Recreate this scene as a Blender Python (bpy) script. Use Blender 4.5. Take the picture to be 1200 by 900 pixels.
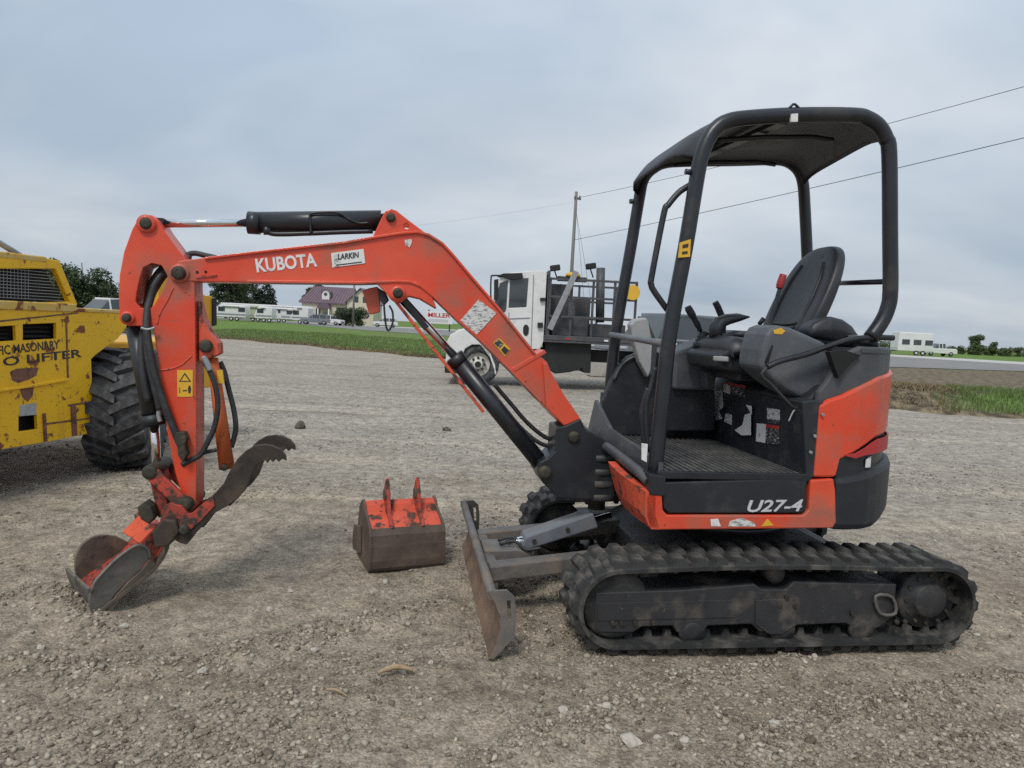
import bpy, math, random
import numpy as np
from mathutils import Vector, Matrix
from mathutils.geometry import tessellate_polygon

random.seed(7)
rng = np.random.default_rng(11)
scene = bpy.context.scene
R = math.radians
for o in list(bpy.data.objects):
    bpy.data.objects.remove(o)

# ------------------------------------------------------------------ camera
cam_data = bpy.data.cameras.new('camera')
cam = bpy.data.objects.new('camera', cam_data)
scene.collection.objects.link(cam)
cam_data.sensor_width = 36.0
cam_data.lens = 25.5
cam_data.clip_start = 0.05
cam_data.clip_end = 3000.0
PITCH, ROLL = math.atan(68 / 850), R(2.8)
fw = Vector((0, math.cos(PITCH), -math.sin(PITCH)))
u0 = Vector((0, math.sin(PITCH), math.cos(PITCH)))
r0 = Vector((1, 0, 0))
rt = r0 * math.cos(ROLL) + u0 * math.sin(ROLL)
up = u0 * math.cos(ROLL) - r0 * math.sin(ROLL)
cam.matrix_world = Matrix(((rt.x, up.x, -fw.x, 0), (rt.y, up.y, -fw.y, 0), (rt.z, up.z, -fw.z, 1.36), (0, 0, 0, 1)))
scene.camera = cam
scene.render.resolution_x, scene.render.resolution_y = 1024, 768

# ------------------------------------------------------------------ sky, sun, exposure
SUN_EL, SUN_AZ = R(52), R(200)
world = bpy.data.worlds.new('World')
scene.world = world
world.use_nodes = True
nt = world.node_tree
nt.nodes.clear()
N, Lk = nt.nodes.new, nt.links.new
out = N('ShaderNodeOutputWorld')
bg = N('ShaderNodeBackground')
bg.inputs['Strength'].default_value = 0.095
sky = N('ShaderNodeTexSky')
sky.sky_type = 'NISHITA'
sky.sun_disc = False
sky.sun_elevation = SUN_EL
sky.sun_rotation = SUN_AZ
sky.air_density = 1.4
sky.dust_density = 2.0
tc = N('ShaderNodeTexCoord')
sep = N('ShaderNodeSeparateXYZ')
Lk(tc.outputs['Generated'], sep.inputs[0])
zz = N('ShaderNodeMath'); zz.operation = 'MAXIMUM'; zz.inputs[1].default_value = 0.0
Lk(sep.outputs['Z'], zz.inputs[0])
za = N('ShaderNodeMath'); za.operation = 'ADD'; za.inputs[1].default_value = 0.30
Lk(zz.outputs[0], za.inputs[0])
dx = N('ShaderNodeMath'); dx.operation = 'DIVIDE'
dy = N('ShaderNodeMath'); dy.operation = 'DIVIDE'
Lk(sep.outputs['X'], dx.inputs[0]); Lk(za.outputs[0], dx.inputs[1])
Lk(sep.outputs['Y'], dy.inputs[0]); Lk(za.outputs[0], dy.inputs[1])
cmb = N('ShaderNodeCombineXYZ')
Lk(dx.outputs[0], cmb.inputs[0]); Lk(dy.outputs[0], cmb.inputs[1])
mp = N('ShaderNodeMapping')
mp.inputs['Rotation'].default_value = (0, 0, R(24))
mp.inputs['Scale'].default_value = (0.8, 1.0, 1.0)
mp.inputs['Location'].default_value = (3.1, 1.7, 0.0)
Lk(cmb.outputs[0], mp.inputs['Vector'])
n1 = N('ShaderNodeTexNoise'); n1.inputs['Scale'].default_value = 1.25; n1.inputs['Detail'].default_value = 4; n1.inputs['Roughness'].default_value = 0.5
n1.inputs['Distortion'].default_value = 0.35
Lk(mp.outputs[0], n1.inputs['Vector'])
cr1 = N('ShaderNodeValToRGB')
cr1.color_ramp.elements[0].position = 0.33; cr1.color_ramp.elements[0].color = (3.95, 4.85, 5.95, 1)
cr1.color_ramp.elements[1].position = 0.70; cr1.color_ramp.elements[1].color = (6.6, 7.05, 7.55, 1)
e = cr1.color_ramp.elements.new(0.5); e.color = (5.15, 5.85, 6.65, 1)
Lk(n1.outputs['Fac'], cr1.inputs[0])
n2 = N('ShaderNodeTexNoise'); n2.inputs['Scale'].default_value = 2.6; n2.inputs['Detail'].default_value = 4
mp2 = N('ShaderNodeMapping'); mp2.inputs['Rotation'].default_value = (0, 0, R(-35)); mp2.inputs['Scale'].default_value = (0.5, 0.9, 1)
Lk(cmb.outputs[0], mp2.inputs['Vector']); Lk(mp2.outputs[0], n2.inputs['Vector'])
cr2 = N('ShaderNodeMapRange'); cr2.inputs['From Min'].default_value = 0.3; cr2.inputs['From Max'].default_value = 0.7
cr2.inputs['To Min'].default_value = 0.95; cr2.inputs['To Max'].default_value = 1.05
Lk(n2.outputs['Fac'], cr2.inputs['Value'])
# an overcast dome is dimmer and bluer towards the horizon than overhead
el = N('ShaderNodeMapRange'); el.inputs['From Min'].default_value = 0.0; el.inputs['From Max'].default_value = 0.75
el.inputs['To Min'].default_value = 0.76; el.inputs['To Max'].default_value = 1.16
Lk(zz.outputs[0], el.inputs['Value'])
em = N('ShaderNodeMath'); em.operation = 'MULTIPLY'
Lk(el.outputs[0], em.inputs[0]); Lk(cr2.outputs[0], em.inputs[1])
mul = N('ShaderNodeVectorMath'); mul.operation = 'SCALE'
Lk(cr1.outputs['Color'], mul.inputs[0]); Lk(em.outputs[0], mul.inputs['Scale'])
mix = N('ShaderNodeMix'); mix.data_type = 'RGBA'
mix.inputs['Factor'].default_value = 0.96
Lk(sky.outputs['Color'], mix.inputs['A']); Lk(mul.outputs[0], mix.inputs['B'])
Lk(mix.outputs['Result'], bg.inputs['Color'])
Lk(bg.outputs[0], out.inputs['Surface'])

sun_data = bpy.data.lights.new('sun', 'SUN')
sun_data.energy = 1.5
sun_data.angle = R(15)
sun_data.color = (1.0, 0.96, 0.90)
sun = bpy.data.objects.new('sun', sun_data)
scene.collection.objects.link(sun)
sd = Vector((math.sin(SUN_AZ) * math.cos(SUN_EL), math.cos(SUN_AZ) * math.cos(SUN_EL), math.sin(SUN_EL)))
sun.rotation_euler = (-sd).to_track_quat('-Z', 'Y').to_euler()
sun.location = (0, 0, 30)

vs = scene.view_settings
vs.view_transform = 'Standard'
vs.look = 'None'
vs.exposure = 0.36
vs.gamma = 1.0
vs.use_curve_mapping = False
scene.cycles.use_denoising = False
scene.cycles.max_bounces = 6
scene.cycles.diffuse_bounces = 3
scene.cycles.glossy_bounces = 3

# ------------------------------------------------------------------ materials
M = {}
def material(name, c1, c2=None, rough=0.6, metal=0.0, scale=6.0, detail=6.0, lo=0.35, hi=0.65,
             dirt=None, dscale=9.0, dlo=0.58, dhi=0.66, drough=0.9, bump=0.0, bscale=60.0, chips=None,
             cscale=22.0, clo=0.64, chi=0.66, stretch=None, spec=0.5, coat=0.0, attr=None, streak=None, slo=0.55, shi=0.75, scratch=None, fade=None):
    """procedural paint / metal / stone: two tone noise, then dirt film, then chips"""
    m = bpy.data.materials.new(name)
    m.use_nodes = True
    t = m.node_tree
    nd, lk = t.nodes.new, t.links.new
    b = t.nodes['Principled BSDF']
    b.inputs['Roughness'].default_value = rough
    b.inputs['Metallic'].default_value = metal
    b.inputs['Specular IOR Level'].default_value = spec
    b.inputs['Coat Weight'].default_value = coat
    co = nd('ShaderNodeTexCoord').outputs['Object']
    if stretch:
        mpn = nd('ShaderNodeMapping'); mpn.inputs['Scale'].default_value = stretch
        lk(co, mpn.inputs['Vector']); co2 = mpn.outputs[0]
    else:
        co2 = co
    def noise(sc, de=6.0, vec=None, ro=0.55):
        n = nd('ShaderNodeTexNoise'); n.inputs['Scale'].default_value = sc; n.inputs['Detail'].default_value = de
        n.inputs['Roughness'].default_value = ro
        lk(vec or co, n.inputs['Vector']); return n.outputs['Fac']
    def rng_(v, a, bb, x=0.0, y=1.0):
        r = nd('ShaderNodeMapRange'); r.inputs['From Min'].default_value = a; r.inputs['From Max'].default_value = bb
        r.inputs['To Min'].default_value = x; r.inputs['To Max'].default_value = y
        lk(v, r.inputs['Value']); return r.outputs[0]
    def mixc(f, A, B):
        x = nd('ShaderNodeMix'); x.data_type = 'RGBA'
        lk(f, x.inputs['Factor'])
        for s, v in (('A', A), ('B', B)):
            if isinstance(v, tuple): x.inputs[s].default_value = (*v, 1)
            else: lk(v, x.inputs[s])
        return x.outputs['Result']
    if attr:
        a = nd('ShaderNodeAttribute'); a.attribute_name = attr
        fac = a.outputs['Fac']
        col = mixc(fac, c1, c2)
    else:
        col = mixc(rng_(noise(scale, detail, co2), lo, hi), c1, c2 or c1)
    rg = None
    if streak:
        ms = nd('ShaderNodeMapping'); ms.inputs['Scale'].default_value = (14, 14, 1.1)
        lk(co, ms.inputs['Vector'])
        col = mixc(rng_(noise(1.0, 4, ms.outputs[0]), slo, shi, 0, 0.75), col, streak)
    if fade:
        col = mixc(rng_(noise(1.7, 5), .46, .68, 0, .75), col, fade)
    if scratch:
        ms = nd('ShaderNodeMapping'); ms.inputs['Scale'].default_value = (5, 60, 90); ms.inputs['Rotation'].default_value = (0, R(28), 0)
        lk(co, ms.inputs['Vector'])
        col = mixc(rng_(noise(1.0, 3, ms.outputs[0]), .70, .73, 0, .6), col, scratch)
        ms2 = nd('ShaderNodeMapping'); ms2.inputs['Scale'].default_value = (80, 60, 6); ms2.inputs['Rotation'].default_value = (0, R(-12), 0)
        lk(co, ms2.inputs['Vector'])
        col = mixc(rng_(noise(1.0, 3, ms2.outputs[0]), .72, .75, 0, .5), col, scratch)
    if dirt:
        f = rng_(noise(dscale, 8.0), dlo, dhi)
        col = mixc(f, col, dirt)
        rg = rng_(f, 0, 1, rough, drough)
    if chips:
        f2 = rng_(noise(cscale, 8.0, None, 0.7), clo, chi)
        col = mixc(f2, col, chips)
    if col is not None:
        lk(col, b.inputs['Base Color'])
    if rg is not None:
        lk(rg, b.inputs['Roughness'])
    if bump:
        bp = nd('ShaderNodeBump'); bp.inputs['Strength'].default_value = bump; bp.inputs['Distance'].default_value = 0.01
        lk(noise(bscale, 6.0, None, 0.65), bp.inputs['Height'])
        lk(bp.outputs[0], b.inputs['Normal'])
    M[name] = m
    return m

material('orange_paint', (.69, .068, .026), (.62, .055, .023), rough=.34, scale=3, dirt=(.33, .115, .075), dscale=5.5, dlo=.46, dhi=.72, drough=.75, chips=(.12, .055, .04), cscale=20, clo=.66, chi=.685, bump=.06, bscale=90, scratch=(.30, .09, .06), fade=(.72, .125, .065), coat=.15)
material('orange_worn', (.66, .095, .042), (.55, .075, .036), rough=.5, scale=8, dirt=(.09, .045, .03), dscale=14, dlo=.54, dhi=.62, chips=(.06, .04, .032), cscale=26, clo=.60, chi=.63, bump=.15, bscale=90)
material('orange_rusted', (.46, .055, .03), (.34, .045, .03), rough=.6, scale=10, dirt=(.075, .045, .032), dscale=17, dlo=.47, dhi=.58, chips=(.045, .032, .026), cscale=34, clo=.53, chi=.60, bump=.3, bscale=80)
material('orange_dull', (.56, .13, .035), (.48, .10, .03), rough=.55, scale=9, dirt=(.16, .06, .03), dscale=16, dlo=.55, dhi=.7, chips=(.06, .035, .025), cscale=30, clo=.63, chi=.66, bump=.08)
material('black_paint', (.013, .015, .019), (.020, .0225, .028), rough=.34, scale=7, dirt=(.06, .056, .05), dscale=6, dlo=.56, dhi=.90, drough=.8, bump=.03, bscale=150)
material('black_plastic', (.014, .016, .020), (.020, .022, .027), rough=.5, scale=9, dirt=(.06, .056, .05), dscale=9, dlo=.55, dhi=.9, bump=.05, bscale=260)
material('dark_grey_paint', (.050, .055, .062), (.07, .074, .08), rough=.5, scale=7, dirt=(.12, .11, .10), dscale=8, dlo=.52, dhi=.85, bump=.05)
material('grey_plastic', (.078, .087, .099), (.098, .108, .121), rough=.55, scale=8, dirt=(.20, .19, .175), dscale=7, dlo=.55, dhi=.95, bump=.05, bscale=260)
material('light_grey_plastic', (.33, .34, .345), (.40, .41, .41), rough=.55, scale=6, dirt=(.18, .17, .16), dscale=10, dlo=.55, dhi=.85, bump=.05)
material('steel_grey_paint', (.115, .128, .148), (.16, .172, .19), rough=.5, scale=9, dirt=(.17, .14, .115), dscale=7, dlo=.50, dhi=.75, chips=(.07, .06, .055), cscale=24, clo=.66, chi=.69, bump=.08)
material('rubber', (.016, .016, .016), (.030, .030, .029), rough=.75, scale=12, dirt=(.13, .12, .102), dscale=10, dlo=.46, dhi=.72, bump=.3, bscale=70)
material('rubber_dusty', (.024, .024, .024), (.042, .041, .039), rough=.8, scale=9, dirt=(.125, .112, .094), dscale=13, dlo=.50, dhi=.70, bump=.3, bscale=70)
material('tyre_rubber', (.022, .023, .025), (.04, .041, .044), rough=.75, scale=9, dirt=(.135, .135, .135), dscale=11, dlo=.46, dhi=.74, bump=.6, bscale=26)
material('frame_black', (.022, .0225, .025), (.034, .034, .036), rough=.55, scale=7, dirt=(.10, .085, .068), dscale=9, dlo=.50, dhi=.70, chips=(.16, .13, .10), cscale=22, clo=.66, chi=.70, bump=.1)
material('greasy_steel', (.028, .025, .020), (.055, .047, .034), rough=.6, metal=.2, scale=20, dirt=(.10, .082, .045), dscale=24, dlo=.54, dhi=.72, bump=.4)
material('rusty_steel', (.085, .062, .048), (.13, .10, .08), rough=.65, metal=.25, scale=7, dirt=(.17, .125, .095), dscale=9, dlo=.5, dhi=.75, chips=(.045, .033, .028), cscale=14, clo=.6, chi=.7, bump=.2, bscale=60)
material('bucket_steel', (.085, .070, .055), (.15, .122, .092), rough=.6, metal=.2, scale=7, dirt=(.235, .185, .13), dscale=8, dlo=.46, dhi=.68, chips=(.035, .03, .027), cscale=13, clo=.58, chi=.7, bump=.2, bscale=60)
material('bucket_worn_grey', (.12, .112, .10), (.19, .175, .16), rough=.5, metal=.35, scale=7, dirt=(.05, .042, .036), dscale=8, dlo=.5, dhi=.75, bump=.15)
material('blade_rust', (.17, .105, .07), (.25, .17, .12), rough=.65, metal=.2, scale=5, dirt=(.10, .075, .06), dscale=8, dlo=.48, dhi=.75, chips=(.30, .28, .25), cscale=16, clo=.62, chi=.70, bump=.2)
material('dark_rust', (.035, .027, .022), (.065, .050, .040), rough=.6, metal=.3, scale=9, dirt=(.10, .07, .05), dscale=12, dlo=.52, dhi=.72, bump=.25, bscale=60)
material('blade_dark', (.085, .080, .076), (.135, .125, .115), rough=.55, scale=9, dirt=(.19, .15, .115), dscale=8, dlo=.48, dhi=.70, chips=(.05, .045, .04), cscale=22, clo=.62, chi=.66, bump=.15)
material('chrome', (.75, .76, .77), (.70, .71, .72), rough=.09, metal=1.0, scale=20)
material('hose', (.018, .019, .021), (.028, .029, .031), rough=.5, scale=14, dirt=(.07, .065, .058), dscale=16, dlo=.52, dhi=.85, bump=.2, bscale=200)
material('vinyl', (.024, .027, .032), (.033, .036, .042), rough=.45, scale=8, dirt=(.08, .08, .08), dscale=9, dlo=.6, dhi=.95, bump=.12, bscale=140)
material('floor_mat', (.055, .055, .055), (.085, .083, .078), rough=.7, scale=9, dirt=(.15, .14, .125), dscale=8, dlo=.48, dhi=.75, bump=.15)
material('decal_white', (.74, .74, .72), (.66, .66, .65), rough=.45, scale=10, dirt=(.35, .34, .32), dscale=22, dlo=.60, dhi=.72)
material('decal_print', (.64, .64, .62), (.25, .25, .25), rough=.5, scale=1, detail=3, lo=.50, hi=.58, stretch=(38, 38, 150), dirt=(.30, .28, .26), dscale=26, dlo=.6, dhi=.7)
material('decal_dark_print', (.035, .04, .04), (.33, .34, .32), rough=.5, scale=1, detail=3, lo=.54, hi=.62, stretch=(45, 45, 120))
material('decal_yellow', (.72, .42, .03), (.66, .38, .03), rough=.45, scale=10)
material('decal_black', (.02, .02, .02), (.03, .03, .03), rough=.5)
material('decal_red', (.45, .03, .03), (.38, .03, .03), rough=.5)
material('decal_silver', (.58, .59, .60), (.50, .51, .52), rough=.35, scale=8)
material('red_grip', (.36, .02, .025), (.30, .02, .02), rough=.4)
material('yellow_rusted', (.86, .50, .006), (.78, .44, .006), rough=.45, scale=3, dirt=(.22, .075, .03), dscale=10, dlo=.60, dhi=.65, chips=(.10, .04, .028), cscale=30, clo=.62, chi=.65, scratch=(.16, .06, .03), bump=.15, bscale=50, streak=(.30, .17, .03), slo=.62, shi=.9)
material('yellow_faded', (.60, .45, .16), (.62, .38, .05), rough=.5, scale=6, dirt=(.22, .08, .04), dscale=9, dlo=.56, dhi=.62, bump=.1)
material('rust_patch', (.15, .065, .042), (.22, .10, .07), rough=.8, scale=9, dirt=(.10, .05, .04), dscale=14, dlo=.5, dhi=.6, bump=.2)
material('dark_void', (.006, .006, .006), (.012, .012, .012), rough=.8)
material('yellow_bright', (.72, .38, .012), (.64, .33, .012), rough=.45, scale=5, dirt=(.25, .12, .03), dscale=8, dlo=.6, dhi=.8)
material('white_paint', (.72, .72, .70), (.66, .66, .65), rough=.35, scale=4, dirt=(.42, .40, .37), dscale=5, dlo=.55, dhi=.85, coat=.2)
material('truck_wheel_white', (.66, .64, .56), (.56, .54, .47), rough=.5, scale=5, dirt=(.22, .16, .11), dscale=12, dlo=.52, dhi=.75)
material('truck_steel', (.045, .048, .053), (.075, .077, .082), rough=.5, scale=5, dirt=(.11, .08, .06), dscale=7, dlo=.55, dhi=.75, bump=.05)
material('chassis_black', (.010, .010, .011), (.018, .018, .018), rough=.7, scale=3)
material('galvanised', (.36, .37, .38), (.27, .28, .29), rough=.45, metal=.4, scale=8)
material('glass_dark', (.03, .04, .045), (.05, .06, .065), rough=.06, scale=1, spec=.8)
material('car_grey', (.16, .18, .20), (.19, .21, .23), rough=.25, scale=2, coat=.5)
material('wood_pole', (.15, .145, .135), (.21, .20, .185), rough=.85, scale=3, stretch=(12, 12, .6), bump=.3, bscale=30)
material('wire_black', (.03, .03, .03), (.04, .04, .04), rough=.6)
material('concrete', (.36, .345, .31), (.45, .43, .39), rough=.85, scale=2.5, dirt=(.26, .24, .21), dscale=4, dlo=.5, dhi=.75, bump=.15, bscale=20)
material('roof_maroon', (.12, .078, .10), (.15, .095, .118), rough=.5, scale=.8)
material('wall_cream', (.60, .54, .42), (.55, .49, .38), rough=.8, scale=.6)
material('trim_white', (.70, .69, .66), (.64, .63, .60), rough=.6, scale=1)
material('rv_white', (.72, .72, .71), (.62, .62, .61), rough=.35, scale=.7)
material('rv_stripe', (.20, .21, .24), (.26, .27, .30), rough=.4, scale=1)
material('rv_tan', (.42, .44, .30), (.36, .40, .22), rough=.5, scale=1)
material('stick_wood', (.38, .28, .17), (.28, .20, .12), rough=.85, scale=40, bump=.3)
material('pale_stone', (.40, .36, .30), (.48, .45, .40), rough=.9, scale=14, dirt=(.30, .26, .21), dscale=20, dlo=.5, dhi=.7, bump=.2, bscale=80)
material('dark_clod', (.07, .06, .045), (.11, .095, .07), rough=.95, scale=20, bump=.4)
material('bark', (.06, .048, .036), (.10, .082, .062), rough=.9, scale=6, bump=.4, bscale=14)
material('leaf_dark', (.020, .036, .012), (.060, .085, .026), rough=.6, attr='tone')
material('leaf_conifer', (.012, .026, .016), (.030, .052, .026), rough=.6, attr='tone')
material('leaf_bush', (.045, .075, .022), (.095, .125, .042), rough=.6, attr='tone')
material('grass_blade', (.075, .125, .030), (.17, .215, .070), rough=.6, attr='tone')
material('dead_grass', (.115, .085, .045), (.27, .20, .105), rough=.8, attr='tone')
material('gravel_stone', (.13, .102, .074), (.50, .435, .345), rough=.9, attr='tone')

# ------------------------------------------------------------------ mesh builder
class MB:
    def __init__(self):
        self.v, self.f, self.s = [], [], []
    def add(self, verts, faces, smooth=False):
        b = len(self.v)
        self.v += [tuple(p) for p in verts]
        for q in faces:
            self.f.append(tuple(i + b for i in q)); self.s.append(smooth)
        return self
    def prism(self, poly, y0, y1, holes=(), smooth=False):
        """side profile (x, z) pushed through from y0 to y1"""
        loops = [list(poly)] + [list(h) for h in holes]
        flat = [p for l in loops for p in l]
        n = len(flat)
        vs_ = [(x, y0, z) for x, z in flat] + [(x, y1, z) for x, z in flat]
        fs = []
        if holes:
            tri = tessellate_polygon([[Vector((x, z, 0)) for x, z in l] for l in loops])
            fs += [tuple(t) for t in tri] + [tuple(i + n for i in reversed(t)) for t in tri]
        else:
            fs += [tuple(range(n)), tuple(reversed(range(n, 2 * n)))]
        self.add(vs_, fs, False)
        walls, k = [], 0
        for l in loops:
            for i in range(len(l)):
                a, c = k + i, k + (i + 1) % len(l)
                walls.append((a, a + n, c + n, c))
            k += len(l)
        b = len(self.v) - 2 * n
        for q in walls:
            self.f.append(tuple(i + b for i in q)); self.s.append(smooth)
        return self
    def box(self, x0, x1, y0, y1, z0, z1):
        return self.add([(x0, y0, z0), (x1, y0, z0), (x1, y1, z0), (x0, y1, z0), (x0, y0, z1), (x1, y0, z1), (x1, y1, z1), (x0, y1, z1)],
                        [(0, 3, 2, 1), (4, 5, 6, 7), (0, 1, 5, 4), (1, 2, 6, 5), (2, 3, 7, 6), (3, 0, 4, 7)])
    def bar(self, p, q, w, h, up_=(0, 0, 1)):
        """rectangular bar from p to q, w across, h along up_"""
        p, q, up_ = Vector(p), Vector(q), Vector(up_)
        d = (q - p).normalized()
        s = d.cross(up_)
        s = s.normalized() if s.length > 1e-6 else Vector((1, 0, 0))
        t = s.cross(d).normalized()
        vs_ = []
        for c in (p, q):
            for a, b in ((-1, -1), (1, -1), (1, 1), (-1, 1)):
                vs_.append(c + s * (a * w / 2) + t * (b * h / 2))
        return self.add(vs_, [(0, 1, 2, 3), (7, 6, 5, 4), (0, 4, 5, 1), (1, 5, 6, 2), (2, 6, 7, 3), (3, 7, 4, 0)])
    def cyl(self, p, q, r, r2=None, n=20, caps=True):
        p, q = Vector(p), Vector(q)
        r2 = r if r2 is None else r2
        d = (q - p).normalized()
        s = d.orthogonal().normalized(); t = d.cross(s)
        vs_ = []
        for c, rr in ((p, r), (q, r2)):
            for i in range(n):
                a = 2 * math.pi * i / n
                vs_.append(c + s * (rr * math.cos(a)) + t * (rr * math.sin(a)))
        self.add(vs_, [(i, (i + 1) % n, n + (i + 1) % n, n + i) for i in range(n)], True)
        if caps:
            b = len(self.v) - 2 * n
            self.f.append(tuple(b + i for i in reversed(range(n)))); self.s.append(False)
            self.f.append(tuple(b + n + i for i in range(n))); self.s.append(False)
        return self
    def tube(self, pts, r, n=10, sub=6, spline=True, closed=False):
        pts = [Vector(p) for p in pts]
        if spline and len(pts) > 2:
            o = []
            m = len(pts)
            rngi = range(m if closed else m - 1)
            for i in rngi:
                p0 = pts[(i - 1) % m] if closed or i > 0 else pts[0] * 2 - pts[1]
                p1, p2 = pts[i], pts[(i + 1) % m]
                p3 = pts[(i + 2) % m] if closed or i + 2 < m else pts[-1] * 2 - pts[-2]
                for k in range(sub):
                    t = k / sub
                    o.append(0.5 * ((2 * p1) + (p2 - p0) * t + (2 * p0 - 5 * p1 + 4 * p2 - p3) * t * t + (3 * p1 - p0 - 3 * p2 + p3) * t ** 3))
            if not closed: o.append(pts[-1])
            pts = o
        m = len(pts)
        s = None
        vs_ = []
        for i, p in enumerate(pts):
            if closed: d = pts[(i + 1) % m] - pts[(i - 1) % m]
            else: d = pts[min(i + 1, m - 1)] - pts[max(i - 1, 0)]
            d = d.normalized()
            s = d.orthogonal().normalized() if s is None else (s - d * s.dot(d)).normalized()
            t = d.cross(s)
            rr = r[min(int(i / (m - 1) * (len(r) - 1) + .5), len(r) - 1)] if isinstance(r, (list, tuple)) else r
            for k in range(n):
                a = 2 * math.pi * k / n
                vs_.append(p + s * (rr * math.cos(a)) + t * (rr * math.sin(a)))
        fs = []
        for i in range(m if closed else m - 1):
            j = (i + 1) % m
            for k in range(n):
                fs.append((i * n + k, i * n + (k + 1) % n, j * n + (k + 1) % n, j * n + k))
        self.add(vs_, fs, True)
        if not closed:
            b = len(self.v) - m * n
            self.f.append(tuple(b + i for i in reversed(range(n)))); self.s.append(False)
            self.f.append(tuple(b + (m - 1) * n + i for i in range(n))); self.s.append(False)
        return self
    def lathe(self, c, axis, prof, n=28, caps=True):
        """profile of (radius, height along axis)"""
        c, ax = Vector(c), Vector(axis).normalized()
        s = ax.orthogonal().normalized(); t = ax.cross(s)
        m = len(prof)
        vs_ = []
        for rr, h in prof:
            for i in range(n):
                a = 2 * math.pi * i / n
                vs_.append(c + ax * h + s * (rr * math.cos(a)) + t * (rr * math.sin(a)))
        fs = [(j * n + i, j * n + (i + 1) % n, (j + 1) * n + (i + 1) % n, (j + 1) * n + i) for j in range(m - 1) for i in range(n)]
        if not caps:
            fs += [((m - 1) * n + i, (m - 1) * n + (i + 1) % n, (i + 1) % n, i) for i in range(n)]
        self.add(vs_, fs, True)
        if caps:
            b = len(self.v) - m * n
            self.f.append(tuple(b + i for i in reversed(range(n)))); self.s.append(False)
            self.f.append(tuple(b + (m - 1) * n + i for i in range(n))); self.s.append(False)
        return self
    def loft(self, rings, caps=True, smooth=True, closed=True):
        n = len(rings[0]); m = len(rings)
        self.add([p for r_ in rings for p in r_],
                 [(j * n + i, j * n + (i + 1) % n, (j + 1) * n + (i + 1) % n, (j + 1) * n + i) for j in range(m - 1) for i in range(n if closed else n - 1)], smooth)
        if caps:
            b = len(self.v) - m * n
            self.f.append(tuple(b + i for i in reversed(range(n)))); self.s.append(smooth)
            self.f.append(tuple(b + (m - 1) * n + i for i in range(n))); self.s.append(smooth)
        return self
    def ribbon(self, pts, y0, y1, th, side=1):
        """plate of thickness th that follows the (x, z) polyline, from y0 to y1"""
        o = []
        for i in range(len(pts)):
            a = pts[max(i - 1, 0)]; b = pts[min(i + 1, len(pts) - 1)]
            dx_, dz_ = b[0] - a[0], b[1] - a[1]
            l = math.hypot(dx_, dz_) or 1
            o.append((pts[i][0] - dz_ / l * th * side, pts[i][1] + dx_ / l * th * side))
        return self.prism(list(pts) + o[::-1], y0, y1)
    def mesh(self, name, mat):
        me = bpy.data.meshes.new(name)
        me.from_pydata(self.v, [], self.f)
        me.polygons.foreach_set('use_smooth', self.s)
        me.materials.append(M[mat])
        me.update()
        return me
    def build(self, name, mat, parent=None, bevel=0.0, seg=2, flip=True):
        me = self.mesh(name, mat)
        import bmesh
        bm = bmesh.new(); bm.from_mesh(me)
        bmesh.ops.recalc_face_normals(bm, faces=bm.faces)
        bm.to_mesh(me); bm.free()
        o = bpy.data.objects.new(name, me)
        scene.collection.objects.link(o)
        if parent: o.parent = parent
        if bevel:
            md = o.modifiers.new('bevel', 'BEVEL')
            md.width = bevel; md.segments = seg; md.limit_method = 'ANGLE'; md.angle_limit = R(40)
            md.harden_normals = False
        return o

def tag(o, label=None, cat=None, group=None, kind=None):
    for k, v in (('label', label), ('category', cat), ('group', group), ('kind', kind)):
        if v: o[k] = v
    return o
def thing(name, label, cat, loc=(0, 0, 0), rz=0.0, group=None):
    o = bpy.data.objects.new(name, None)
    o.empty_display_size = 0.2
    scene.collection.objects.link(o)
    o.location = loc; o.rotation_euler = (0, 0, rz)
    return tag(o, label, cat, group)
def copy_tree(o, parent=None):
    c = o.copy(); scene.collection.objects.link(c); c.parent = parent
    for ch in o.children: copy_tree(ch, c)
    return c
def P3(pts, y):
    return [(x, y, z) for x, z in pts]
def lettering(name, body, p0, p1, height, y, mat, parent, shear=0.0, depth=0.0012, weight=0.0, axis='y'):
    """raised lettering on a side plane: baseline from p0 to p1 in (x, z)"""
    cu = bpy.data.curves.new(name, 'FONT')
    cu.body = body; cu.extrude = 0.01; cu.shear = shear; cu.offset = weight; cu.resolution_u = 3
    t = bpy.data.objects.new(name, cu)
    scene.collection.objects.link(t)
    dg = bpy.context.evaluated_depsgraph_get()
    me = bpy.data.meshes.new_from_object(t.evaluated_get(dg))
    bpy.data.objects.remove(t)
    co = np.array([v.co[:] for v in me.vertices])
    lo, hi = co.min(0), co.max(0)
    u = (co[:, 0] - lo[0]) / (hi[0] - lo[0]); w = (co[:, 1] - lo[1]) / (hi[1] - lo[1]); d = np.sign(co[:, 2])
    d0 = np.array([p1[0] - p0[0], p1[1] - p0[1]]); ln = np.linalg.norm(d0); nrm = np.array([-d0[1], d0[0]]) / ln
    x = p0[0] + d0[0] * u + nrm[0] * height * w
    z = p0[1] + d0[1] * u + nrm[1] * height * w
    for i, v in enumerate(me.vertices):
        v.co = (x[i], y - d[i] * depth, z[i]) if axis == 'y' else (y - d[i] * depth, x[i], z[i])
    me.materials.clear(); me.materials.append(M[mat])
    o = bpy.data.objects.new(name, me)
    scene.collection.objects.link(o)
    o.parent = parent
    return o

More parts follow.
